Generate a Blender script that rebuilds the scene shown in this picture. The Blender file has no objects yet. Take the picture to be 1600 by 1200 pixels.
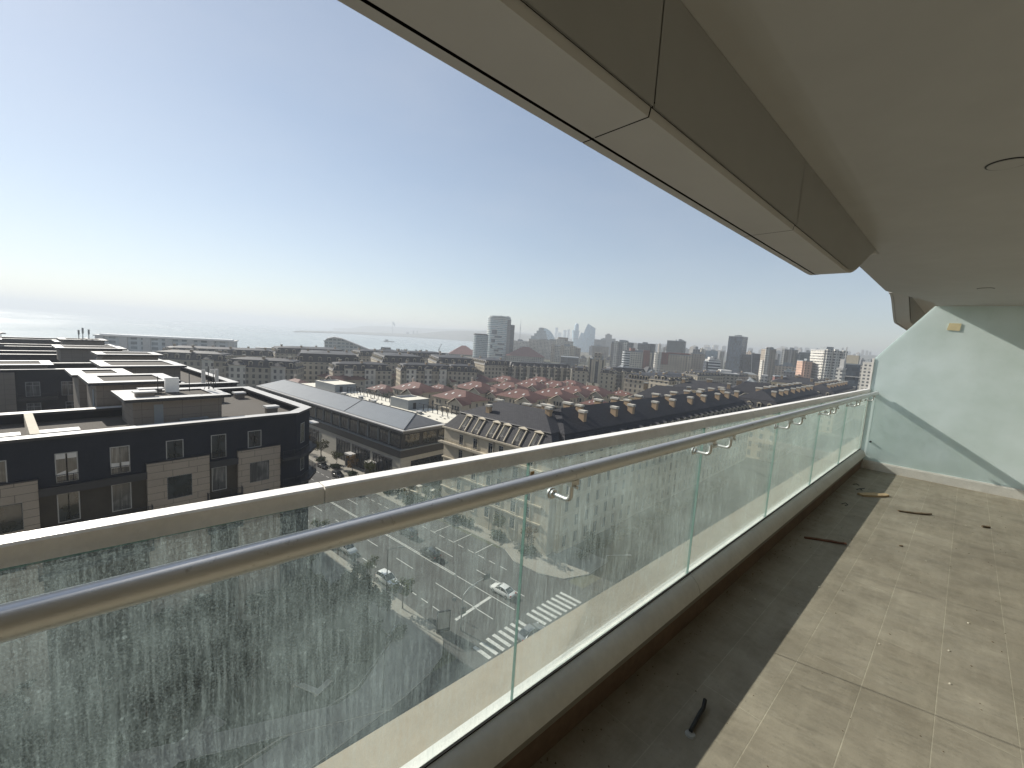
import bpy, math, random
from mathutils import Vector, Matrix
random.seed(7)
SC = bpy.context.scene
COL = SC.collection
V = Vector

# ------------------------------------------------------------------ camera
FPX, ROLL, YAW = 647.0, math.atan(.0655), math.radians(47.57)
PITCH = math.atan(70.5 / FPX)
CZ = 1.6                                   # eye height above the balcony floor
G = -40.0                                  # street level below the balcony floor
_fh = V((-math.sin(YAW), math.cos(YAW), 0)); _rh = V((math.cos(YAW), math.sin(YAW), 0)); _up = V((0, 0, 1))
FWD = _fh * math.cos(PITCH) - _up * math.sin(PITCH)
_u0 = _fh * math.sin(PITCH) + _up * math.cos(PITCH)
RGT = _rh * math.cos(ROLL) + _u0 * math.sin(ROLL)
DWN = _rh * math.sin(ROLL) - _u0 * math.cos(ROLL)
cam = bpy.data.cameras.new('camera'); co = bpy.data.objects.new('camera', cam); COL.objects.link(co)
cam.sensor_fit = 'HORIZONTAL'; cam.sensor_width = 36.0; cam.lens = FPX / 1600 * 36
cam.clip_start = .02; cam.clip_end = 80000
M = Matrix.Identity(4)
for i in range(3):
    M[i][0] = RGT[i]; M[i][1] = -DWN[i]; M[i][2] = -FWD[i]
M[2][3] = CZ
co.matrix_world = M
SC.camera = co

# ------------------------------------------------------------------ sky, sun, exposure
SUN = V((-1.0, -.28, .66)).normalized()
elev = math.asin(SUN.z); azim = math.atan2(SUN.x, SUN.y)
w = bpy.data.worlds.new("World"); SC.world = w; w.use_nodes = True
nt = w.node_tree; bg = nt.nodes['Background']
sky = nt.nodes.new('ShaderNodeTexSky'); sky.sky_type = 'NISHITA'; sky.sun_disc = False
sky.sun_elevation = elev; sky.sun_rotation = azim; sky.altitude = 0
sky.air_density = 1.0; sky.dust_density = .15; sky.ozone_density = 2.5
hsv = nt.nodes.new('ShaderNodeHueSaturation'); hsv.inputs['Saturation'].default_value = .84      # thin veil of haze over the whole sky
tg = nt.nodes.new('ShaderNodeTexCoord'); mpg = nt.nodes.new('ShaderNodeMapping'); mpg.inputs['Scale'].default_value = (1.6, 1.6, 5); mpg.inputs['Rotation'].default_value = (.25, .1, .4)
cn = nt.nodes.new('ShaderNodeTexNoise'); cn.inputs['Scale'].default_value = 1.1; cn.inputs['Detail'].default_value = 5; cn.inputs['Roughness'].default_value = .55
nt.links.new(tg.outputs['Generated'], mpg.inputs[0]); nt.links.new(mpg.outputs[0], cn.inputs['Vector'])
cr = nt.nodes.new('ShaderNodeMapRange'); nt.links.new(cn.outputs['Fac'], cr.inputs[0]); cr.inputs[1].default_value = .4; cr.inputs[2].default_value = .72; cr.inputs[3].default_value = 0; cr.inputs[4].default_value = .1
cm = nt.nodes.new('ShaderNodeMix'); cm.data_type = 'RGBA'; cm.inputs[7].default_value = (7.2, 7.4, 7.6, 1)      # thin veil of high cloud
gam = nt.nodes.new('ShaderNodeGamma'); gam.inputs[1].default_value = .72
nt.links.new(sky.outputs[0], hsv.inputs['Color']); nt.links.new(cr.outputs[0], cm.inputs[0]); nt.links.new(hsv.outputs[0], cm.inputs[6]); nt.links.new(cm.outputs[2], gam.inputs[0]); nt.links.new(gam.outputs[0], bg.inputs[0]); bg.inputs[1].default_value = .10
sl = bpy.data.lights.new('sun', 'SUN'); sl.energy = 3.9; sl.angle = math.radians(.5); sl.color = (1, .94, .84)
so = bpy.data.objects.new('sun', sl); COL.objects.link(so)
so.rotation_euler = SUN.to_track_quat('Z', 'Y').to_euler()
SC.view_settings.view_transform = 'Standard'; SC.view_settings.look = 'None'
SC.view_settings.exposure = 1.0; SC.view_settings.gamma = 1
SC.render.engine = 'CYCLES'
cy = SC.cycles
cy.use_denoising = True; cy.denoiser = 'OPENIMAGEDENOISE'; cy.denoising_prefilter = 'ACCURATE'
cy.max_bounces = 8; cy.transparent_max_bounces = 16; cy.diffuse_bounces = 4; cy.glossy_bounces = 3
cy.volume_bounces = 1; cy.sample_clamp_indirect = 6

# ------------------------------------------------------------------ pixel helpers (1600x1200 photo -> points in the place)
def ray(x, y): return FWD + RGT * ((x - 800) / FPX) + DWN * ((y - 600) / FPX)
def at(x, y, z):
    d = ray(x, y); t = (z - CZ) / d.z
    return V((0, 0, CZ)) + d * t
def hor(x): return 477 + .0655 * x
def pd(x, dist):                      # ground point seen in column x (at the horizon), dist metres away
    d = ray(x, hor(x)); d.z = 0; d.normalize()
    return d * dist
def zat(x, y, dist):                  # height seen at pixel (x,y) dist metres away
    d = ray(x, y); return CZ + d.z / math.hypot(d.x, d.y) * dist

# ------------------------------------------------------------------ materials
def new_mat(name):
    m = bpy.data.materials.new(name); m.use_nodes = True
    n = m.node_tree; n.nodes.clear()
    out = n.nodes.new('ShaderNodeOutputMaterial')
    return m, n, out
def math_(n, op, a, b=None, c=None):
    x = n.nodes.new('ShaderNodeMath'); x.operation = op
    for i, q in enumerate((a, b, c)):
        if q is None: continue
        if hasattr(q, 'is_linked'): n.links.new(q, x.inputs[i])
        else: x.inputs[i].default_value = q
    return x.outputs[0]
def mixc(n, f, a, b, mode='MIX'):
    x = n.nodes.new('ShaderNodeMix'); x.data_type = 'RGBA'; x.blend_type = mode
    for sock, q in ((x.inputs['Factor'], f), (x.inputs[6], a), (x.inputs[7], b)):
        if hasattr(q, 'is_linked'): n.links.new(q, sock)
        elif isinstance(q, (int, float)): sock.default_value = q
        else: sock.default_value = (*q[:3], 1)
    return x.outputs[2]
def noise(n, scale, detail=4, vec=None, rough=.55):
    x = n.nodes.new('ShaderNodeTexNoise'); x.inputs['Scale'].default_value = scale
    x.inputs['Detail'].default_value = detail; x.inputs['Roughness'].default_value = rough
    if vec is not None: n.links.new(vec, x.inputs['Vector'])
    return x.outputs['Fac']
def ramp(n, f, lo, hi, a=0., b=1.):
    x = n.nodes.new('ShaderNodeMapRange'); n.links.new(f, x.inputs[0])
    x.inputs[1].default_value = lo; x.inputs[2].default_value = hi
    x.inputs[3].default_value = a; x.inputs[4].default_value = b
    return x.outputs[0]
def principled(n, out, color, rough=.7, metal=0., spec=.4, bump=None, bstr=.3, bdist=.02):
    p = n.nodes.new('ShaderNodeBsdfPrincipled')
    if hasattr(color, 'is_linked'): n.links.new(color, p.inputs['Base Color'])
    else: p.inputs['Base Color'].default_value = (*color, 1)
    if hasattr(rough, 'is_linked'): n.links.new(rough, p.inputs['Roughness'])
    else: p.inputs['Roughness'].default_value = rough
    p.inputs['Metallic'].default_value = metal
    p.inputs['Specular IOR Level'].default_value = spec
    if bump is not None:
        b = n.nodes.new('ShaderNodeBump'); b.inputs['Strength'].default_value = bstr; b.inputs['Distance'].default_value = bdist
        n.links.new(bump, b.inputs['Height']); n.links.new(b.outputs[0], p.inputs['Normal'])
    n.links.new(p.outputs[0], out.inputs[0])
    return p
def pos(n): return n.nodes.new('ShaderNodeNewGeometry').outputs['Position']
def objc(n): return n.nodes.new('ShaderNodeTexCoord').outputs['Object']
def uvs(n): return n.nodes.new('ShaderNodeTexCoord').outputs['UV']
def scl(n, v, s):
    x = n.nodes.new('ShaderNodeMapping'); x.inputs['Scale'].default_value = s; n.links.new(v, x.inputs[0]); return x.outputs[0]
def sc3(c, k): return tuple(min(1, q * k) for q in c)

def plain(name, c, rough=.7, metal=0, var=.15, s=2.0, spec=.4, bstr=.15):
    m, n, o = new_mat(name)
    f = noise(n, s, 6, pos(n)); f2 = noise(n, s * 9, 3, pos(n))
    k = math_(n, 'ADD', math_(n, 'MULTIPLY', f, .65), math_(n, 'MULTIPLY', f2, .35))
    col = mixc(n, ramp(n, k, .3, .7), sc3(c, 1 - var), sc3(c, 1 + var))
    principled(n, o, col, rough, metal, spec, f2, bstr, .01)
    return m
def bricky(name, c1, c2, mortar, bw, rh, ms=.02, rough=.75, offs=.5, bstr=.4, spec=.3, streak=0., rv=None):
    m, n, o = new_mat(name)
    b = n.nodes.new('ShaderNodeTexBrick'); n.links.new(uvs(n), b.inputs['Vector'])
    b.inputs['Scale'].default_value = 1; b.inputs['Brick Width'].default_value = bw; b.inputs['Row Height'].default_value = rh
    b.inputs['Mortar Size'].default_value = ms; b.inputs['Mortar Smooth'].default_value = .1; b.offset = offs
    b.inputs['Color1'].default_value = (*c1, 1); b.inputs['Color2'].default_value = (*c2, 1); b.inputs['Mortar'].default_value = (*mortar, 1)
    col = b.outputs['Color']
    f = noise(n, .35, 6, pos(n)); col = mixc(n, ramp(n, f, .35, .7, 0, .35), col, sc3(c1, .6))
    f2 = noise(n, 6, 4, pos(n)); col = mixc(n, ramp(n, f2, .3, .7, 0, .25), col, sc3(c2, 1.35))
    hgt = math_(n, 'SUBTRACT', 1.0, b.outputs['Fac'])
    principled(n, o, col, rough, 0, spec, hgt, bstr, .03)
    return m
def facade(name, wall, glass, bay, flr, ww, wh, frame=None, rough=.25, var=.5, curtain=.15, band=None, bandh=.0, offv=0.):
    """wall with a regular grid of windows in metres along the wall (UV)"""
    m, n, o = new_mat(name)
    s = n.nodes.new('ShaderNodeSeparateXYZ'); n.links.new(uvs(n), s.inputs[0])
    u = math_(n, 'DIVIDE', s.outputs[0], bay); v = math_(n, 'DIVIDE', math_(n, 'ADD', s.outputs[1], offv), flr)
    fu = math_(n, 'FRACT', math_(n, 'ADD', u, 100.)); fv = math_(n, 'FRACT', math_(n, 'ADD', v, 100.))
    au = math_(n, 'ABSOLUTE', math_(n, 'SUBTRACT', fu, .5)); av = math_(n, 'ABSOLUTE', math_(n, 'SUBTRACT', fv, .5))
    mu = math_(n, 'LESS_THAN', au, ww / 2); mv = math_(n, 'LESS_THAN', av, wh / 2)
    geo = n.nodes.new('ShaderNodeNewGeometry'); sn = n.nodes.new('ShaderNodeSeparateXYZ'); n.links.new(geo.outputs['Normal'], sn.inputs[0])
    side = math_(n, 'LESS_THAN', math_(n, 'ABSOLUTE', sn.outputs[2]), .5)
    mask = math_(n, 'MULTIPLY', math_(n, 'MULTIPLY', mu, mv), side)
    c = n.nodes.new('ShaderNodeCombineXYZ'); n.links.new(math_(n, 'FLOOR', u), c.inputs[0]); n.links.new(math_(n, 'FLOOR', v), c.inputs[1])
    wn = n.nodes.new('ShaderNodeTexWhiteNoise'); wn.noise_dimensions = '2D'; n.links.new(c.outputs[0], wn.inputs['Vector'])
    r = wn.outputs['Value']
    gcol = mixc(n, r, sc3(glass, 1 - var), sc3(glass, 1 + var))
    gcol = mixc(n, math_(n, 'LESS_THAN', r, curtain), gcol, sc3(wall, .55))
    if frame is not None:       # thin frame bars inside the opening
        fr = math_(n, 'MAXIMUM', math_(n, 'GREATER_THAN', au, ww / 2 * .84), math_(n, 'LESS_THAN', au, ww * .05))
        gcol = mixc(n, fr, gcol, frame)
    f = noise(n, .08, 5, pos(n)); f2 = noise(n, .9, 4, pos(n))
    wcol = mixc(n, ramp(n, f, .35, .65), sc3(wall, .82), sc3(wall, 1.12))
    wcol = mixc(n, ramp(n, f2, .35, .7, 0, .25), wcol, sc3(wall, .7))
    if band is not None:        # floor bands / slab edges
        wcol = mixc(n, math_(n, 'GREATER_THAN', av, .5 - bandh / 2), wcol, band)
    col = mixc(n, mask, wcol, gcol)
    rg = math_(n, 'ADD', math_(n, 'MULTIPLY', mask, rough - .8), .8)
    p = principled(n, o, col, rg, 0, .45, math_(n, 'SUBTRACT', 1.0, mask), .5, .15)
    return m

def glassy(name, c, rough=.08, spec=.6):
    m, n, o = new_mat(name)
    f = noise(n, .9, 2, pos(n))
    principled(n, o, mixc(n, ramp(n, f, .35, .65), sc3(c, .6), sc3(c, 1.4)), rough, 0, spec)
    return m

MT = {}
MT['white_metal'] = plain('white_metal', (.62, .61, .57), .45, 0, .1, 3)
MT['alu'] = plain('aluminium', (.85, .83, .79), .4, .1, .12, 8)
MT['steel'] = None
MT['dark_wall'] = plain('charcoal_render', (.017, .02, .028), .85, 0, .25, .5, .15)
MT['dark_metal'] = plain('dark_metal', (.02, .022, .027), .5, 0, .2, 2)
MT['brown_wall'] = plain('brown_olive_render', (.035, .03, .022), .85, 0, .3, 1)
MT['panel'] = bricky('beige_panel', (.29, .25, .2), (.26, .225, .185), (.1, .085, .07), 2.4, .82, .03, offs=.35)
MT['panel2'] = bricky('taupe_panel', (.2, .17, .14), (.185, .16, .135), (.1, .085, .07), 2.0, 1.0, .025, offs=.0)
MT['gravel'] = plain('roof_gravel', (.075, .066, .055), .95, 0, .35, 6)
MT['coping'] = plain('coping_metal', (.47, .46, .44), .5, 0, .12, .8)
MT['beige'] = plain('beige_render', (.45, .4, .31), .8, 0, .12, 1.2)
MT['glass'] = glassy('window_glass', (.02, .025, .03), .06, .7)
def curtain_mat():
    m, n, o = new_mat('curtained_glass'); tcx = objc(n)
    f = noise(n, 9, 2, scl(n, tcx, (1, 1, .04))); f2 = noise(n, .45, 2, pos(n))
    col = mixc(n, ramp(n, f, .35, .65), (.05, .053, .055), (.17, .17, .165)); col = mixc(n, ramp(n, f2, .45, .55, 0, .75), col, (.025, .028, .032))
    principled(n, o, col, .12, 0, .6); return m
MT['glass_curtain'] = curtain_mat()  # pale curtain folds seen through the panes
MT['frame'] = plain('grey_frame', (.27, .27, .26), .5, 0, .1, 5)
MT['cream'] = plain('cream_render', (.44, .39, .3), .8, 0, .12, .7)
MT['slate'] = bricky('slate_shingles', (.035, .036, .042), (.055, .055, .06), (.012, .012, .015), .55, .34, .03, .75, .5, .7, .2)
MT['slate_line'] = bricky('slate_courses', (.03, .031, .036), (.042, .042, .048), (.008, .008, .01), 2.0, .42, .06, .75, .5, .8, .2)
MT['slate_far'] = bricky('slate_far', (.03, .031, .035), (.042, .042, .045), (.018, .018, .02), 1.5, .9, .08, .6)
MT['red_tile'] = bricky('red_roof_tiles', (.1, .044, .035), (.13, .058, .046), (.1, .04, .03), .5, .45, .05, .7, .5, .6)
MT['red_far'] = plain('red_roof_far', (.17, .065, .055), .8, 0, .2, .2)
MT['villa_wall'] = plain('villa_render', (.42, .37, .29), .85, 0, .12, .5)
MT['villa_pink'] = plain('villa_pink_render', (.4, .29, .23), .85, 0, .12, .5)
MT['brick'] = bricky('chimney_brick', (.33, .22, .13), (.38, .27, .17), (.28, .22, .15), .25, .08, .012)
MT['cap'] = plain('chimney_cap', (.42, .4, .35), .8, 0, .1, 3)
MT['zinc'] = bricky('zinc_shingles', (.14, .16, .18), (.155, .175, .195), (.085, .1, .115), .5, .3, .03, .6, .5, .5, .4)
MT['zinc_dark'] = plain('zinc_edge', (.1, .1, .1), .5, 0, .15, 1)
MT['membrane'] = plain('white_roof_membrane', (.62, .59, .5), .8, 0, .12, .4)
MT['louvre'] = bricky('louvre_bands', (.075, .07, .068), (.085, .08, .076), (.018, .018, .018), 60, .34, .09, .5, 0, .8)
MT['greybox'] = plain('grey_cladding', (.2, .22, .23), .6, 0, .08, .6)
MT['stone'] = bricky('pale_stone', (.44, .42, .36), (.4, .38, .33), (.25, .24, .2), 1.8, .9, .02)
MT['asphalt'] = plain('asphalt', (.052, .051, .049), .9, 0, .38, .28)
MT['paving'] = bricky('pavement_slabs', (.25, .235, .2), (.22, .21, .18), (.14, .13, .11), .8, .8, .02, .9)
MT['paint'] = plain('road_paint', (.46, .46, .43), .8, 0, .4, 2.2)
MT['kerb'] = plain('kerb_stone', (.36, .35, .32), .85, 0, .15, 2)
MT['lawn'] = plain('lawn_earth', (.03, .036, .02), .95, 0, .45, .6)
MT['tyre'] = plain('tyre_rubber', (.015, .015, .015), .8)
MT['bark'] = plain('bark', (.06, .045, .032), .9, 0, .3, 8)
MT['pole'] = plain('pole_paint', (.06, .065, .065), .5, 0, .15, 2)
MT['pole_light'] = plain('galvanised_pole', (.3, .31, .3), .5, .4, .1, 2)

def leafmat(name, c, var=.5):
    m, n, o = new_mat(name)
    oi = n.nodes.new('ShaderNodeObjectInfo')
    f = noise(n, 1.3, 3, pos(n)); f2 = noise(n, 13, 2, pos(n))
    k = math_(n, 'ADD', math_(n, 'MULTIPLY', f, .6), math_(n, 'MULTIPLY', f2, .4))
    col = mixc(n, ramp(n, k, .35, .65), sc3(c, 1 - var), sc3(c, 1 + var))
    col = mixc(n, math_(n, 'MULTIPLY', oi.outputs['Random'], .45), col, (c[0] * 1.6, c[1] * 1.0, c[2] * .8))
    d = n.nodes.new('ShaderNodeBsdfDiffuse'); t = n.nodes.new('ShaderNodeBsdfTranslucent'); mx = n.nodes.new('ShaderNodeMixShader')
    n.links.new(col, d.inputs[0]); n.links.new(col, t.inputs[0]); mx.inputs[0].default_value = .3
    n.links.new(d.outputs[0], mx.inputs[1]); n.links.new(t.outputs[0], mx.inputs[2]); n.links.new(mx.outputs[0], o.inputs[0])
    return m
MT['leaf'] = leafmat('leaf_green', (.05, .06, .024))
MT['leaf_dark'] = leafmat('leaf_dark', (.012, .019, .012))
MT['leaf_dry'] = leafmat('leaf_autumn', (.1, .075, .035))
MT['hedge'] = leafmat('hedge_green', (.025, .04, .02))

# ------------------------------------------------------------------ mesh builder
class MB:
    def __init__(s): s.v = []; s.f = []; s.m = []; s.uv = {}
    def face(s, pts, mat=0, uv=None):
        b = len(s.v); s.v += [tuple(p) for p in pts]; s.f.append(tuple(range(b, b + len(pts)))); s.m.append(mat)
        if uv: s.uv[len(s.f) - 1] = uv
    def box(s, x0, x1, y0, y1, z0, z1, mat=0, top=None, skip=''):
        p = [(x0, y0, z0), (x1, y0, z0), (x1, y1, z0), (x0, y1, z0), (x0, y0, z1), (x1, y0, z1), (x1, y1, z1), (x0, y1, z1)]
        for key, q in (('b', (0, 3, 2, 1)), ('t', (4, 5, 6, 7)), ('f', (0, 1, 5, 4)), ('r', (1, 2, 6, 5)), ('k', (2, 3, 7, 6)), ('l', (3, 0, 4, 7))):
            if key in skip: continue
            s.face([p[i] for i in q], top if (key == 't' and top is not None) else mat)
        return s
    def rbox(s, c, sx, sy, sz, ang, mat=0, top=None):       # rotated about z, c = centre of base
        ca, sa = math.cos(ang), math.sin(ang); m = MB(); m.box(-sx / 2, sx / 2, -sy / 2, sy / 2, 0, sz, mat, top)
        return s.add(m, lambda p: (c[0] + p[0] * ca - p[1] * sa, c[1] + p[0] * sa + p[1] * ca, c[2] + p[2]))
    def add(s, o, fn=lambda p: p):
        b = len(s.v); k = len(s.f)
        s.v += [tuple(fn(p)) for p in o.v]; s.f += [tuple(i + b for i in q) for q in o.f]; s.m += o.m
        for a, u in o.uv.items(): s.uv[a + k] = u
        return s
    def prism(s, poly, z0, z1, mat=0, top=None, bottom=True):
        n = len(poly); u = 0
        for i in range(n):
            a, b = poly[i], poly[(i + 1) % n]; L = math.hypot(b[0] - a[0], b[1] - a[1])
            s.face([(a[0], a[1], z0), (b[0], b[1], z0), (b[0], b[1], z1), (a[0], a[1], z1)], mat, [(u, z0), (u + L, z0), (u + L, z1), (u, z1)]); u += L
        s.face([(p[0], p[1], z1) for p in poly], mat if top is None else top)
        if bottom: s.face([(p[0], p[1], z0) for p in reversed(poly)], mat)
        return s
    def loft(s, rings, mat=0, cap=True, closed=True, capmat=None):
        n = len(rings[0]); b = len(s.v)
        for r in rings: s.v += [tuple(p) for p in r]
        for k in range(len(rings) - 1):
            for i in range(n if closed else n - 1):
                j = (i + 1) % n
                s.f.append((b + k * n + i, b + k * n + j, b + (k + 1) * n + j, b + (k + 1) * n + i)); s.m.append(mat)
        if cap:
            cm = mat if capmat is None else capmat
            s.f.append(tuple(b + i for i in reversed(range(n)))); s.m.append(cm)
            s.f.append(tuple(b + (len(rings) - 1) * n + i for i in range(n))); s.m.append(cm)
        return s
    def tube(s, path, r, n=8, mat=0, cap=True):
        path = [V(p) for p in path]; rs = r if isinstance(r, (list, tuple)) else [r] * len(path); rings = []
        d0 = (path[1] - path[0]).normalized(); ref = V((0, 0, 1)) if abs(d0.z) < .9 else V((1, 0, 0))
        for i, p in enumerate(path):
            d = (path[min(i + 1, len(path) - 1)] - path[max(i - 1, 0)]).normalized()
            a = d.cross(ref).normalized(); bb = a.cross(d).normalized(); ref = bb if abs(d.dot(bb)) < .9 else ref
            rings.append([p + (a * math.cos(t) + bb * math.sin(t)) * rs[i] for t in [2 * math.pi * k / n for k in range(n)]])
        return s.loft(rings, mat, cap)
    def cyl(s, x, y, z0, z1, r, n=12, mat=0, r2=None):
        r2 = r if r2 is None else r2
        return s.loft([[(x + rr * math.cos(2 * math.pi * k / n), y + rr * math.sin(2 * math.pi * k / n), z) for k in range(n)] for z, rr in ((z0, r), (z1, r2))], mat)
    def mesh(s, name, mats, smooth=False):
        me = bpy.data.meshes.new(name); me.from_pydata(s.v, [], s.f)
        for m in (mats if isinstance(mats, (list, tuple)) else [mats]): me.materials.append(MT[m] if isinstance(m, str) else m)
        me.polygons.foreach_set('material_index', s.m)
        lay = me.uv_layers.new(name='UVMap'); data = lay.data
        for p in me.polygons:
            if p.index in s.uv:
                for k, li in enumerate(p.loop_indices): data[li].uv = s.uv[p.index][k]
                continue
            nn = p.normal
            if abs(nn.z) > .985: t = V((1, 0, 0)); b = V((0, 1, 0))
            else: t = V((-nn.y, nn.x, 0)).normalized(); b = nn.cross(t)
            for li in p.loop_indices:
                q = me.vertices[me.loops[li].vertex_index].co; data[li].uv = (q.dot(t), q.dot(b))
        if smooth:
            me.polygons.foreach_set('use_smooth', [True] * len(me.polygons))
            try: me.set_sharp_from_angle(angle=math.radians(38))
            except Exception: pass
        me.update()
        return me
    def build(s, name, mats, parent=None, smooth=False, **tagk):
        return inst(name, s.mesh(name, mats, smooth), parent, **tagk)

def tag(o, label=None, cat=None, group=None, kind=None):
    if label: o['label'] = label
    if cat: o['category'] = cat
    if group: o['group'] = group
    if kind: o['kind'] = kind
    return o
def inst(name, me, parent=None, loc=None, rot=None, scale=None, **k):
    o = bpy.data.objects.new(name, me); COL.objects.link(o)
    if parent is not None: o.parent = parent
    if loc is not None: o.location = loc
    if rot is not None: o.rotation_euler = rot if isinstance(rot, (tuple, list)) else (0, 0, rot)
    if scale is not None: o.scale = scale if isinstance(scale, (tuple, list)) else (scale,) * 3
    return tag(o, **k)
def thing(name, label, cat, loc=(0, 0, 0), rot=0., group=None):
    return inst(name, None, None, loc, rot, label=label, cat=cat, group=group)
def copy_tree(o, parent=None, loc=None, rot=None, scale=None, label=None):
    c = o.copy(); COL.objects.link(c)
    if parent is not None: c.parent = parent
    if loc is not None: c.location = loc
    if rot is not None: c.rotation_euler = (0, 0, rot)
    if scale is not None: c.scale = (scale,) * 3 if not isinstance(scale, tuple) else scale
    if label: c['label'] = label
    for ch in list(o.children): copy_tree(ch, c)
    return c
CACHE = {}
def cached(key, fn):
    if key not in CACHE: CACHE[key] = fn()
    return CACHE[key]

# window: frame mesh (part) + pane mesh (sub-part); local x = along wall, y = inward, origin = bottom centre on the wall plane
def window(parent, x, y, z, w, h, cols=2, transom=.2, rot=0., frame='frame', glass='glass', name='window', proud=.06, surround=None):
    def mk():
        m = MB(); t = .09
        m.box(-w / 2, -w / 2 + t, -proud, .05, 0, h); m.box(w / 2 - t, w / 2, -proud, .05, 0, h)
        m.box(-w / 2 + t, w / 2 - t, -proud, .05, 0, t); m.box(-w / 2 + t, w / 2 - t, -proud, .05, h - t, h)
        for k in range(1, cols):
            c = -w / 2 + w * k / cols; m.box(c - t / 2, c + t / 2, -proud + .01, .04, t, h - t)
        if transom:
            zt = h * (1 - transom)
            for k in range(cols):
                a = -w / 2 + w * k / cols + (t if k == 0 else t / 2); b = -w / 2 + w * (k + 1) / cols - (t if k == cols - 1 else t / 2)
                m.box(a, b, -proud + .015, .035, zt - t / 2, zt + t / 2)
        if surround:
            q = surround
            m.box(-w / 2 - q, -w / 2 - .003, -proud - .05, .04, 0, h + q, 1); m.box(w / 2 + .003, w / 2 + q, -proud - .05, .04, 0, h + q, 1)
            m.box(-w / 2 - .003, w / 2 + .003, -proud - .05, .04, h + .003, h + q, 1); m.box(-w / 2 - q * 1.3, w / 2 + q * 1.3, -proud - .1, .04, -q * .7, -.003, 1)
        fm = m.mesh(name, [frame, surround and 'cream' or frame])
        p = MB(); p.face([(-w / 2 + .02, -.02, .02), (w / 2 - .02, -.02, .02), (w / 2 - .02, -.02, h - .02), (-w / 2 + .02, -.02, h - .02)])
        return fm, p.mesh('pane', [glass])
    fm, pm = cached(('win', w, h, cols, transom, frame, glass, proud, surround), mk)
    o = inst(name, fm, parent, (x, y, z), rot)
    inst('pane', pm, o)
    return o

def ribbon(pts, wdt, z, mat, name, **k):     # flat strip along a polyline
    m = MB()
    for a, b in zip(pts, pts[1:]):
        a, b = V((a[0], a[1], 0)), V((b[0], b[1], 0)); d = (b - a).normalized(); n = V((-d.y, d.x, 0)) * wdt / 2
        m.face([((a - n).x, (a - n).y, z), ((b - n).x, (b - n).y, z), ((b + n).x, (b + n).y, z), ((a + n).x, (a + n).y, z)])
    return m.build(name, mat, **k)

# ================================================================== THE BALCONY
def tile_mat():
    m, n, o = new_mat('floor_tiles')
    b = n.nodes.new('ShaderNodeTexBrick'); b.offset = .42; b.offset_frequency = 2
    mp = n.nodes.new('ShaderNodeMapping'); mp.inputs['Rotation'].default_value = (0, 0, math.radians(90)); mp.inputs['Location'].default_value = (.31, .165, 0)
    n.links.new(pos(n), mp.inputs[0]); n.links.new(mp.outputs[0], b.inputs['Vector'])
    b.inputs['Scale'].default_value = 1; b.inputs['Brick Width'].default_value = 1.19; b.inputs['Row Height'].default_value = .2555
    b.inputs['Mortar Size'].default_value = .0022; b.inputs['Mortar Smooth'].default_value = .3; b.inputs['Bias'].default_value = 0
    b.inputs['Color1'].default_value = (.295, .262, .203, 1); b.inputs['Color2'].default_value = (.33, .296, .235, 1); b.inputs['Mortar'].default_value = (.45, .41, .32, 1)
    p = pos(n)
    f = noise(n, 1.5, 8, p, .65); f2 = noise(n, 7, 8, p, .7); f4 = noise(n, 60, 3, p)
    st = noise(n, 6, 6, scl(n, p, (2.2, .35, 1)), .7)              # brushed dirt, drawn across the balcony
    st2 = noise(n, 3, 6, scl(n, p, (.9, 2.6, 1)), .7)
    col = mixc(n, ramp(n, f, .35, .68, 0, .75), b.outputs['Color'], (.22, .19, .145)); f5 = noise(n, 3.6, 7, p, .7); col = mixc(n, ramp(n, f5, .45, .68, 0, .55), col, (.165, .143, .105))
    col = mixc(n, ramp(n, st2, .5, .75, 0, .35), col, (.19, .16, .12))
    col = mixc(n, ramp(n, st, .48, .72, 0, .25), col, (.46, .41, .32))
    col = mixc(n, ramp(n, f2, .56, .75, 0, .5), col, (.16, .14, .105))
    col = mixc(n, ramp(n, f2, .25, .4, .4, 0), col, (.44, .4, .32))
    col = mixc(n, ramp(n, f4, .62, .72, 0, .3), col, (.1, .09, .07))
    h = math_(n, 'ADD', math_(n, 'MULTIPLY', b.outputs['Fac'], -1), math_(n, 'MULTIPLY', f4, .3))
    principled(n, o, col, ramp(n, f2, .3, .7, .55, .8), 0, .35, h, .35, .004)
    return m
MT['tiles'] = tile_mat()
MT['ceil'] = plain('ceiling_board', (.485, .485, .475), .85, 0, .07, .7, bstr=.03)
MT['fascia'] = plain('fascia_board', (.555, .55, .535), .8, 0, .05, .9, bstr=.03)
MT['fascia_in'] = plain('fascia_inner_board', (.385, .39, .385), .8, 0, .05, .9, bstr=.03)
MT['black_gap'] = plain('joint_shadow_gap', (.01, .01, .01), .9)
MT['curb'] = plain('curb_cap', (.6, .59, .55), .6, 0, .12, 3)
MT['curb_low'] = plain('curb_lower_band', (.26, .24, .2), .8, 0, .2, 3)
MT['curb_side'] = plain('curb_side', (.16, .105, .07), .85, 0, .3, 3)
MT['coping_stone'] = plain('ledge_stone', (.215, .185, .14), .85, 0, .15, 2.5)
def steel_mat():
    m, n, o = new_mat('brushed_steel_tube')
    p = pos(n)
    f = noise(n, 5, 4, scl(n, p, (1, .3, 1))); g = noise(n, 160, 2, scl(n, p, (1, .02, 1)))
    sp = noise(n, 45, 4, p)
    col = mixc(n, ramp(n, f, .35, .7), (.66, .66, .65), (.76, .76, .74))
    col = mixc(n, ramp(n, sp, .63, .75, 0, .5), col, (.17, .15, .12))
    rg = math_(n, 'ADD', ramp(n, f, .3, .7, .32, .46), math_(n, 'MULTIPLY', g, .08))
    principled(n, o, col, rg, .8, .5, g, .05, .002)
    return m
MT['steel'] = steel_mat()
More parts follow.
